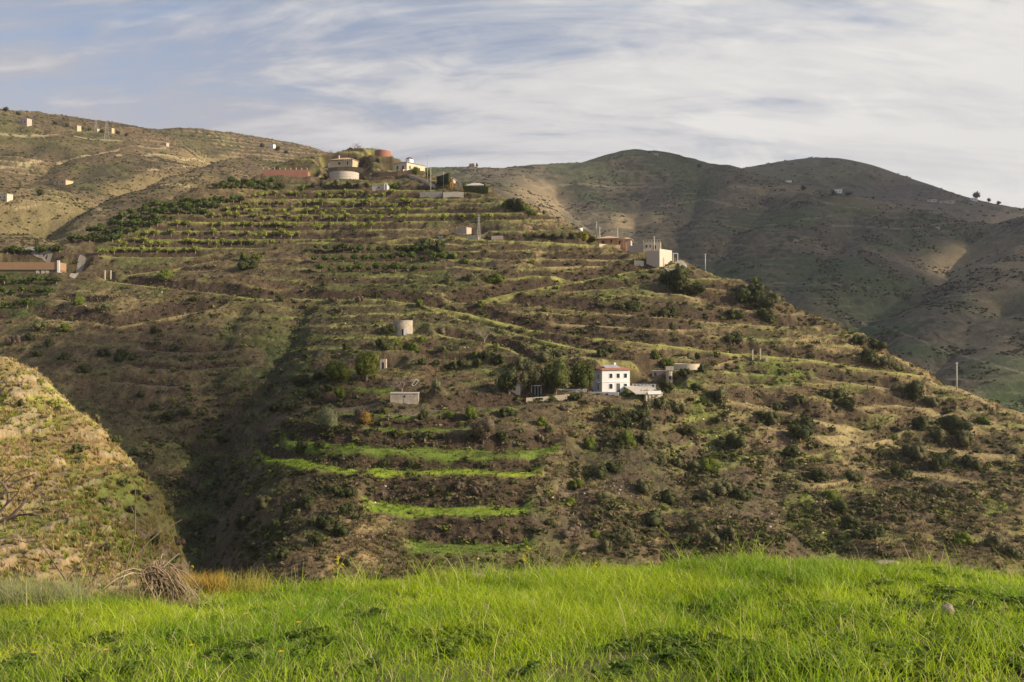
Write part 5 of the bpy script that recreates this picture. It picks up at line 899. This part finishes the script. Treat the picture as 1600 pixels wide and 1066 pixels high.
ROWS = [(311, 395, 640, 11.5, 'y'), (325, 362, 700, 12, 'y'), (336, 345, 640, 13, 'y'), (347, 330, 770, 13, 'y'), (360, 262, 600, 13, 'y'), (374, 212, 470, 13, 'y'), (387, 172, 430, 12.5, 'y'), (401, 152, 322, 13.5, 'y'), (298, 335, 440, 9, 'd'), (291, 350, 430, 9, 'd'),
        (321, 285, 375, 9.5, 'd'), (329, 232, 345, 9.5, 'd'), (338, 205, 325, 10, 'd'), (348, 180, 270, 10, 'd'), (358, 158, 250, 10, 'd'), (368, 138, 220, 10, 'd'), (380, 108, 185, 10, 'd'), (396, 480, 700, 14, 'd'), (411, 490, 700, 15, 'd'), (427, 500, 680, 15, 'd'), (402, 10, 96, 11, 'd'), (446, 4, 90, 13, 'd'), (464, 4, 76, 13, 'd'), (484, 4, 50, 13, 'd')]
RN = ['topmost', 'second', 'third', 'fourth', 'fifth', 'sixth', 'seventh', 'eighth', 'ninth', 'tenth', 'eleventh', 'twelfth', 'thirteenth', 'fourteenth', 'fifteenth', 'sixteenth']; cy_, cd_ = 0, 0
def nth(k): return '%d%s' % (k, 'th' if 10 <= k % 100 <= 20 else {1: 'st', 2: 'nd', 3: 'rd'}.get(k % 10, 'th'))
for (yy, xa, xb, st, kd) in ROWS:
    if kd == 'y': rn = RN[cy_] + ' row of young pale orchard trees'; cy_ += 1
    else: rn = RN[cd_] + ' row of dense dark orchard trees'; cd_ += 1
    px = xa; k = 0
    while px < xb:
        if kd == 'd' or random.random() < .84:
            k += 1; q = H.hit(px + random.uniform(-1.5, 1.5), yy + random.uniform(-.8, .4)); q = (q[0], q[1] + .8, float(H.z(q[0], q[1] + .8)) - .1)
            plant('young' if kd == 'y' else 'dense', q, random.uniform(.8, 1.3) * (1.45 if kd == 'y' else 1.6), '%s tree from the left in the %s' % (nth(k), rn), 'young orchard trees in rows on the terraces' if kd == 'y' else 'dense orchard trees in rows on the terraces')
        px += st * random.uniform(.85, 1.15)
finish_labels()
# ================= meadow on the knoll
def knoll_hit(px, py):
    u = (px - CX) / F; yy = np.linspace(2.5, 14, 600); zz = knoll_z(u * yy, yy); q = CY - F * zz / yy; k = int(np.argmax(q <= py)) if (q <= py).any() else int(np.argmin(q)); return (u * yy[k], float(yy[k]), float(zz[k]))
def blades(name, label, X_, Y_, Z_, hgt, wid, lean, col, m_, segs=3, cat='grass', tipc=None):
    n = len(X_); a = rng.random(n) * 6.283; dx, dy = np.cos(a), np.sin(a); f = rng.random(n) * 6.283; wx, wy = np.cos(f), np.sin(f); lv = segs + 1; V = np.zeros((n, 2 * segs + 1, 3), np.float32); Cc = np.zeros((n, 2 * segs + 1, 3), np.float32)
    for k in range(lv):
        t = k / segs; s = lean * t * t * hgt; zz = hgt * (t - .35 * np.minimum(lean, 1.3) * t * t * t); wd = wid * (1 - t ** 1.6) * .5
        if k < segs:
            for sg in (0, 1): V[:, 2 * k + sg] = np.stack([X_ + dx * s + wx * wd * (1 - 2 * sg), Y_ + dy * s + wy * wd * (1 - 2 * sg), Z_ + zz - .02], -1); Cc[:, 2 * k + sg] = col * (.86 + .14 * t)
        else: V[:, 2 * segs] = np.stack([X_ + dx * s, Y_ + dy * s, Z_ + zz - .02], -1); Cc[:, 2 * segs] = col if tipc is None else tipc
    b = (np.arange(n) * (2 * segs + 1))[:, None, None]; Q = np.concatenate([b + np.array([[2 * k, 2 * k + 1, 2 * k + 3, 2 * k + 2]])[None] for k in range(segs - 1)], 1).reshape(-1, 4); T = (b + np.array([[2 * segs - 2, 2 * segs - 1, 2 * segs]])[None]).reshape(-1, 3)
    o = link(name, np_mesh(name, V.reshape(-1, 3), [Q, T], Cc.reshape(-1, 3), smooth=False), m_); tag(o, label, cat, None, 'stuff'); return o
def area(n, y0, y1, wide=.6, extra=1.5):
    Y_ = y0 + (y1 - y0) * np.sqrt(rng.random(n * 2) * .96 + .04); X_ = (rng.random(n * 2) * 2 - 1) * (wide * y1 + extra); ok = np.abs(X_) < wide * Y_ + extra; return X_[ok][:n], Y_[ok][:n]
def grass(n, name, label, hs, cs, patch=None, y0=3.0, y1=12.6, w0=.004, lean=(.25, 1.1)):
    X_, Y_ = area(n, y0, y1); keepb = (Y_ < crest(X_) + 1.3) & (rng.random(len(X_)) <   .6 + .4 * ss(.33, .45, fbm(X_ / .35 + 3, Y_ / .35 + 3, 3, 861)))
    if patch is not None: keepb &= rng.random(len(X_)) < patch(X_, Y_)
    X_, Y_ = X_[keepb], Y_[keepb]; n = len(X_); cl = fbm(X_ / .45 + 30, Y_ / .45 + 30, 3, 801); big = fbm(X_ / 1.8 + 30, Y_ / 1.8 + 30, 2, 811)
    h_ = hs[0] + (hs[1] - hs[0]) * rng.random(n) ** 1.4; h_ *= (.72 + .7 * ss(.3, .68, cl)) * (.8 + .5 * ss(.35, .65, big))
    c = np.array(cs[0], np.float32)[None] * np.ones((n, 1), np.float32); t = ss(.35, .65, fbm(X_ / .8 + 70, Y_ / .8 + 70, 3, 821) + .22 * (rng.random(n) - .5))[:, None]; c = c + (np.array(cs[1]) - c) * t; d = rng.random(n) < .09; c = np.where(d[:, None], np.array(cs[2]), c); c = c * (.7 + .6 * rng.random((n, 1)))
    lf = ss(-3.0, -6.0, X_ / Y_ * 10)[:, None]; c = c + (np.array((.24, .22, .06)) - c) * lf * .25
    return blades(name, label, X_, Y_, knoll_z(X_, Y_), h_, w0 * (.7 + .7 * rng.random(n)) * (1 + Y_ / 16), lean[0] + (lean[1] - lean[0]) * rng.random(n), c.astype(np.float32), M_BLADE)
M_BLADE = attr_mat('grass_blades', nscale=14, namt=.15, trans=.52, rough=.5, spec=.25)
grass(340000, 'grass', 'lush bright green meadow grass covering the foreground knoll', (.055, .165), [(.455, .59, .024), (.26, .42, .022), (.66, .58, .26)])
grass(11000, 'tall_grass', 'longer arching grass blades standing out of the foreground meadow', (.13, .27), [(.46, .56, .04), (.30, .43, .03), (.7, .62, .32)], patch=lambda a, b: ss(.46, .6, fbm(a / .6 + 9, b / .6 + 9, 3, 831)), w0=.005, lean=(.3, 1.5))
# fringe standing against the hill along the crest
n = 9000; X_ = (rng.random(n) * 2 - 1) * 8.2; Y_ = crest(X_) + (rng.random(n) - .55) * 1.3; g_ = fbm(X_ / .25, X_ * 0, 3, 841); h_ = (.07 + .26 * rng.random(n) ** 2.5) * (.45 + 1.2 * ss(.45, .7, g_)); c = pal(n, [(.44, .55, .03), (.30, .42, .03), (.6, .54, .26)], [3, 2, 1])
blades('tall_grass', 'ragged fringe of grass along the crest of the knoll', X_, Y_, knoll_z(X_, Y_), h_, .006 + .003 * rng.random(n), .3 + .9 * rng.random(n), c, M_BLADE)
# broad-leaved weeds in dark patches
def weeds(lab, spots, cols, n_each, r_, lf, name='weeds'):
    Pp = []; S_ = []
    for (px, py, rx) in spots:
        q = knoll_hit(px, py); rw = rx / F * q[1]; k = n_each
        X_ = q[0] + rng.normal(size=k) * rw * .5; Y_ = q[1] + rng.normal(size=k) * rw * .7; Pp.append(np.stack([X_, Y_, knoll_z(X_, Y_) + .03], -1)); S_.append(r_ * (.6 + .8 * rng.random(k)))
    Pp = np.concatenate(Pp); S_ = np.concatenate(S_); bs = [crown_np(850 + k, 60, lf, shape=(1, 1, .6), lumps=3, spread=.5, core=False, zmin=-.1) for k in range(5)]; return stuff(name, lab, bs, Pp, S_, pal(len(Pp), cols, [1] * len(cols)), M_BLADE, cat='weeds')
weeds('dark broad leaved weeds growing in patches among the meadow grass', [(1130, 935, 40), (1150, 950, 50), (1240, 990, 60), (1270, 1005, 40), (780, 915, 40), (960, 910, 30), (1480, 1000, 60), (1430, 960, 40), (1530, 1020, 60), (1560, 940, 40), (1170, 905, 40), (1420, 900, 40), (400, 960, 30), (560, 980, 30), (1340, 920, 40), (250, 1000, 30)] + [(rng.uniform(-40, 1640), 915 + 150 * rng.random() ** .8, 26) for _ in range(70)] + [(rng.uniform(1000, 1640), 895 + 170 * rng.random(), 34) for _ in range(70)], [(.15, .23, .035), (.19, .28, .04), (.12, .19, .03)], 9, .05, .36)
weeds('pale green leafy weeds in the right part of the meadow', [(1450, 900, 60), (1520, 930, 60), (1580, 980, 60), (1380, 1040, 60), (1590, 1040, 60), (1300, 960, 50), (1050, 1000, 40), (700, 1000, 40), (150, 945, 30), (260, 950, 30)], [(.30, .38, .04), (.22, .32, .03)], 30, .07, .3)
# dead grass and twigs at the left of the crest
M_STRAW = attr_mat('dead_stalks', nscale=20, namt=.25, trans=.25, rough=.8)
def stalks(lab, n, px0, px1, y0, y1, hl, cols, lean, w_, name='dry_grass', zof=0.0):
    Y_ = y0 + (y1 - y0) * rng.random(n); X_ = ((px0 + (px1 - px0) * rng.random(n)) - CX) / F * Y_; h_ = hl[0] + (hl[1] - hl[0]) * rng.random(n); blades(name, lab, X_, Y_, knoll_z(X_, Y_) + zof, h_, w_ * (.6 + .8 * rng.random(n)), lean[0] + (lean[1] - lean[0]) * rng.random(n), pal(n, cols, [1] * len(cols)), M_STRAW, segs=5)
stalks('pale dead grass tangle at the left edge of the knoll', 2600, -160, 330, 9.4, 11.2, (.15, .5), [(.50, .42, .28), (.40, .31, .18), (.34, .24, .15), (.30, .32, .12)], (.5, 2.2), .005)
stalks('grey green wispy grass at the far left of the crest', 5000, -160, 130, 9.4, 11.2, (.2, .5), [(.30, .33, .17), (.36, .36, .2), (.25, .3, .08)], (.1, .7), .004)
stalks('orange brown grass patch beside the straw heap', 7000, 262, 352, 10.2, 11.3, (.15, .42), [(.52, .30, .05), (.46, .33, .06), (.42, .22, .05), (.36, .34, .06)], (.1, .6), .006); stalks('sparse straw stalks scattered through the meadow', 500, -100, 1700, 4.5, 10.5, (.15, .35), [(.52, .44, .26)], (.6, 2.0), .004)
stalks('yellowing seed grass right of the orange patch', 1500, 340, 420, 10.2, 11.3, (.15, .4), [(.38, .38, .07), (.42, .34, .08)], (.1, .7), .005)
def curve(m, p0, p1, bow, r, rg, n=6):
    p0, p1 = np.array(p0), np.array(p1); s = np.array([rg.normal() * .04, rg.normal() * .04, bow]); pts = [p0 + (p1 - p0) * t + s * 4 * t * (1 - t) for t in np.linspace(0, 1, n)]; m.tube(pts, [r * (1 - .6 * t) for t in np.linspace(0, 1, n)], 4)
rg = np.random.default_rng(9)
q = knoll_hit(262, 925); q = (q[0], 11.6, float(knoll_z(q[0] / q[1] * 11.6, 11.6))); q = ((264 - CX) / F * 10.0, 10.0, float(knoll_z((264 - CX) / F * 10.0, 10.0)) + .07)
t = thing('straw_heap', 'heap of bent dead stalks arching at the left of the crest', 'straw heap', q); m = MB()
for k in range(150): curve(m, (rg.normal() * .13 + .02, rg.normal() * .12, -.02), (-.10 - rg.random() * .20, rg.normal() * .12, .08 + .28 * rg.random()), .09 + .10 * rg.random(), .005 + .003 * rg.random(), rg)
part('stalks', m, mat('straw', (.27, .195, .12), var=.3, scale=8), t); m = MB()
for k in range(12): curve(m, (-.1, rg.normal() * .1, .12), (-.45 * rg.random() - .08, rg.normal() * .3, .12 + .3 * rg.random()), .12, .004, rg)
part('loose_stalks', m, mat('pale_straw', (.55, .46, .32), var=.2, scale=8), t); part('loose_stalk', MB().tube([(-.12, 0, .26), (.0, 0, .38), (.10, 0, .46)], [.008, .006, .004], 5), mat('pale_cane', (.62, .55, .42)), t)
TW = mat('dead_bark', (.17, .125, .095), scale=9, var=.3)
# dead branches reaching in from the left edge; they root in the slope outside the frame
t = thing('dead_shrub', 'dead grey brown shrub reaching in at the left frame edge', 'dead shrub', (-3.35, 5.6, -1.95)); o0 = np.array((-3.35, 5.6, -1.95)); m = MB(); S = lambda *p: [np.array(P3(a, b, 5.6 + c)) - o0 for a, b, c in p]
root = np.array((0, 0, -.1))
m.tube([root] + S((-110, 960, 0), (-80, 880, 0), (-45, 845, .1)), [.035, .03, .024, .02], 7)
for pl, r_ in (([(-45, 845, .1), (-10, 820, .1), (18, 806, .1), (34, 790, .1), (43, 776, .1)], .013), ([(5, 812, .1), (30, 805, .1), (52, 803, .05), (62, 806, .05), (66, 815, 0)], .008), ([(-45, 845, .1), (-20, 812, .0), (4, 796, 0), (14, 780, 0), (13, 768, 0), (4, 755, 0), (-8, 748, 0)], .012),
               ([(-45, 845, .1), (-25, 800, .2), (-4, 778, .2), (20, 757, .2), (38, 746, .2), (55, 741, .2)], .006), ([(-20, 800, .2), (4, 770, .2), (22, 752, .2), (50, 744, .2)], .005), ([(-45, 845, .1), (-25, 790, .3), (0, 762, .3), (22, 740, .3), (45, 733, .3)], .006), ([(-60, 860, .1), (-30, 800, .3), (-6, 760, .3), (14, 742, .3)], .006),
               ([(7, 812, .1), (5, 830, 0)], .005), ([(-45, 845, .1), (-5, 832, .2), (18, 822, .2), (45, 828, .2)], .003), ([(20, 806, .1), (30, 850, .1), (26, 880, .1)], .002), ([(-50, 850, .0), (-20, 790, -.1), (8, 770, -.1), (30, 768, -.1)], .008), ([(-50, 850, .2), (-30, 770, .3), (-5, 735, .3), (10, 700, .3)], .005), ([(-45, 845, .1), (0, 800, -.1), (28, 770, -.1), (34, 752, -.1)], .006), ([(-30, 850, .1), (10, 840, .1), (50, 850, .1), (70, 842, .1)], .004)):
    p_ = S(*pl); m.tube(p_, [r_ * (1 - .55 * k / (len(p_) - 1)) for k in range(len(p_))], 6)
part('branches', m, TW, t)
def sprig(lab, px, py, hpx, seed, m_, flower=None, D=None, name='weed_stalk', cat='plant', lean=.1, kids=2):
    q = knoll_hit(px, py) if D is None else ((px - CX) / F * D, D, float(knoll_z((px - CX) / F * D, D))); hh = max(hpx / F * q[1], .1)
    if D is not None: hh = (CY - (py - hpx)) * -1; hh = P3(px, py - hpx, D)[2] - q[2]
    t = thing(name, lab, cat, q); rg = np.random.default_rng(seed); m = MB(); tips = []
    def go(p, d, ln, r, dep):
        pts = [np.array(p, float)]
        for k in range(3): d = d + rg.normal(size=3) * .12; d /= np.linalg.norm(d); pts.append(pts[-1] + d * ln / 3)
        m.tube(pts, [r, r * .9, r * .8, r * .6], 4); tips.append(pts[-1])
        if dep:
            for k in range(kids): e = d + rg.normal(size=3) * .45; e /= np.linalg.norm(e); go(pts[1 + k % 3], e, ln * .55, r * .6, dep - 1)
    go((0, 0, -.03), np.array((lean, 0, 1.)), hh * .85, .0045 + hh * .006, 2); part('stems', m, m_, t)
    if flower is not None:
        for kk, tp in enumerate(tips[:6]): V, Fc = crown_np(seed + kk, 26, .3, lumps=3, spread=.6, core=False, zmin=-1); me = np_mesh('flower_head', V * (.026 + .01 * rg.random()) + tp, Fc, smooth=False); me.materials.append(flower); link('flower_head', me, None, t)
    return t
GST = mat('green_stems', (.22, .27, .08), scale=8); BLO = mat('yellow_petals', (.62, .50, .03), var=.15, trans=.3)
sprig('tall yellow flowering stalk on the crest between straw heap and middle', 525, 900, 52, 1, GST, BLO); sprig('tall yellow flowering stalk near the middle of the crest', 827, 897, 55, 2, GST, BLO); sprig('short yellow flowering stalk right of the middle stalk', 927, 893, 26, 3, GST, BLO)
sprig('leaning brownish weed stalk left of the yellow stalk on the crest', 398, 915, 60, 4, mat('brown_stems', (.25, .2, .09)), None, lean=.45); sprig('thin greenish weed stalk just right of the orange grass', 366, 925, 52, 5, GST, None); sprig('dark thin weed stalk beside the yellow stalk', 503, 905, 34, 6, GST, None)
sprig('dark branching twig left of the straw heap, nearer to the heap', 172, 900, 95, 7, TW, mat('small_yellow_leaves', (.45, .42, .08), trans=.3), D=10.9, name='bare_twig', lean=.3, kids=3); sprig('dark branching twig left of the straw heap, farther left', 148, 900, 85, 8, TW, None, D=11.0, name='bare_twig', lean=-.1, kids=3)
sprig('single yellow leaved sprig standing right above the straw heap', 285, 905, 40, 10, TW, BLO, D=10.7, name='bare_twig', lean=.3, kids=1)
# small yellow flowers, stones
for k, (px, py) in enumerate(((56, 1052), (166, 1048), (384, 985), (440, 1052), (467, 1000), (300, 1040))):
    q = knoll_hit(px, py); t = thing('meadow_flower', ['yellow meadow flower nearest the lower left corner', 'yellow meadow flower second from the left at the bottom', 'yellow meadow flower farther up left of centre', 'yellow meadow flower at the bottom edge left of centre', 'small yellow meadow flower right of the farther one', 'yellow meadow flower third from the left at the bottom'][k], 'flower', q, 0, 'yellow flowers in the meadow')
    part('stem', MB().tube([(0, 0, 0), (.01, 0, .12)], .003, 5), GST, t); m = MB(); m.disc(.006, .118, .124, 8)
    for j in range(6): a = j * 1.047; c_, s_ = cos(a), sin(a); m.add([(0, 0, .122), (c_ * .012 - s_ * .007, s_ * .012 + c_ * .007, .126), (c_ * .024, s_ * .024, .128), (c_ * .012 + s_ * .007, s_ * .012 - c_ * .007, .126), (c_ * .012, s_ * .012, .119)], [(0, 1, 2, 3), (0, 4, 1), (1, 4, 2), (2, 4, 3), (3, 4, 0)])
    part('petals', m, BLO, t)
def stone(lab, px, py, sx, sy, sz, seed, dz=0.0):
    q = knoll_hit(px, py); rg = np.random.default_rng(seed); n1_, n2_ = 14, 9; V = []; Fc = []
    for i in range(n2_ + 1):
        for j in range(n1_):
            th = pi * i / n2_; ph = 2 * pi * j / n1_; V.append([sin(th) * cos(ph), sin(th) * sin(ph), cos(th)])
    V = np.array(V); r_ = 1 + .5 * (fbm(V[:, 0] * 1.3 + seed + V[:, 2], V[:, 1] * 1.3 + 5 + V[:, 2] * .7, 3, 860 + seed) - .5); V = np.sign(V) * np.abs(V) ** .75 * r_[:, None] * (sx, sy, sz)
    Fq = [(i * n1_ + j, (i + 1) * n1_ + j, (i + 1) * n1_ + (j + 1) % n1_, i * n1_ + (j + 1) % n1_) for i in range(n2_) for j in range(n1_)]
    o = link('stone', np_mesh('stone', V, [np.array(Fq)], smooth=False), ROCK, None, (q[0], q[1], q[2] + dz), rg.random() * 3); tag(o, lab, 'stone', 'loose stones on the meadow'); return o
stone('pale brown angular stone lying in the grass at right', 1480, 962, .05, .045, .045, 1, .035); stone('flat pinkish stone on the crest left of centre', 744, 899, .11, .08, .035, 2, .06); stone('long grey slab on the crest at right', 1385, 880, .16, .07, .03, 3, .035); stone('small pale stone at the left frame edge', 20, 938, .05, .05, .035, 4, .06)
# ================= unseen clouds added towards the sun, shaped to shade gully and right hill
_e1 = np.array((-cos(SUN_AZ), sin(SUN_AZ), 0)); _e2 = np.array((-sin(SUN_EL) * sin(SUN_AZ), -sin(SUN_EL) * cos(SUN_AZ), cos(SUN_EL))); _s = np.array((cos(SUN_EL) * sin(SUN_AZ), cos(SUN_EL) * cos(SUN_AZ), sin(SUN_EL)))
def shade_cloud(lst, dist, seed):
    Vs = []; Fs = []; nb = 0; n1_, n2_ = 40, 24; r_ = np.random.default_rng(seed)
    th, ph = np.meshgrid(np.linspace(0, pi, n2_ + 1), np.arange(n1_) * 2 * pi / n1_, indexing='ij'); D_ = np.stack([np.sin(th) * np.cos(ph), np.sin(th) * np.sin(ph), np.cos(th)], -1).reshape(-1, 3)
    fq = np.array([(i * n1_ + j, (i + 1) * n1_ + j, (i + 1) * n1_ + (j + 1) % n1_, i * n1_ + (j + 1) % n1_) for i in range(n2_) for j in range(n1_)])
    for (a, b, ra, rb) in lst:
        c = _e1 * a + _e2 * b + _s * dist; k = seed * 7 + len(Vs); rr = .72 + .75 * fbm(D_[:, 0] * 2.1 + 9 + D_[:, 2], D_[:, 1] * 2.1 + 7 - D_[:, 2] * 1.3, 4, 1000 + k)
        Vs.append(c + (D_ @ np.stack([_e1 * ra, _e2 * rb, _s * max(ra, rb)])) * rr[:, None]); Fs.append(fq + nb); nb += len(D_)
    o = link('shade_cloud', np_mesh('shade_cloud', np.concatenate(Vs), [np.concatenate(Fs)]), M_SHADE_CLOUD if dist < 2000 else M_SHADE_CLOUD2); tag(o, 'white cloud added out of view towards the sun to cast shade', 'shade_cloud', None, 'stuff')
def shade_cloudmat(name, thru):
    m = mat(name, (.85, .85, .87), rough=1, var=.03, scale=.01); N_, L_ = m.node_tree.nodes, m.node_tree.links; out = [n for n in N_ if n.type == 'OUTPUT_MATERIAL'][0]; src = out.inputs['Surface'].links[0].from_socket
    t = N_.new('ShaderNodeBsdfTransparent'); x_ = N_.new('ShaderNodeMixShader'); x_.inputs[0].default_value = thru; L_.new(src, x_.inputs[1]); L_.new(t.outputs[0], x_.inputs[2]); L_.new(x_.outputs[0], out.inputs['Surface']); return m
M_SHADE_CLOUD = shade_cloudmat('thin_shade_cloud', .55); M_SHADE_CLOUD2 = shade_cloudmat('thick_shade_cloud', .42)
shade_cloud([(142, 12, 12, 10), (160, 19, 14, 11), (180, 29, 15, 14), (200, 40, 16, 17), (222, 54, 16, 20), (243, 66, 13, 13)], 1100, 1)
shade_cloud([(52, 0, 11, 7.5)], 420, 2)
shade_cloud([(1400, 262, 95, 62), (1300, 210, 75, 75), (1200, 150, 75, 85), (1120, 90, 75, 75), (1030, 70, 75, 66), (940, 62, 64, 62), (860, 70, 55, 55), (790, 60, 55, 55), (720, 15, 60, 50), (690, -20, 60, 40), (780, -40, 60, 30), (905, 2, 75, 44), (1140, 18, 80, 45), (1250, 80, 85, 60)], 4500, 3)
shade_cloud([(1990, 200, 260, 110), (1700, 120, 200, 90)], 6500, 4)
# ================= evening haze over the valley
bx = MB().box(-2600, 2600, -80, 3300, -151, 620); o = part('haze', bx, bpy.data.materials.new('haze_air'), None); tag(o, 'thin evening haze hanging over the valley', 'haze', None, 'stuff')
hm = o.data.materials[0]; hm.use_nodes = True; N_ = hm.node_tree.nodes; N_.clear(); ho = N_.new('ShaderNodeOutputMaterial'); pv = N_.new('ShaderNodeVolumePrincipled'); pv.inputs['Color'].default_value = (.86, .88, .95, 1); pv.inputs['Density'].default_value = .00007; pv.inputs['Anisotropy'].default_value = .2
hm.node_tree.links.new(pv.outputs[0], ho.inputs['Volume'])
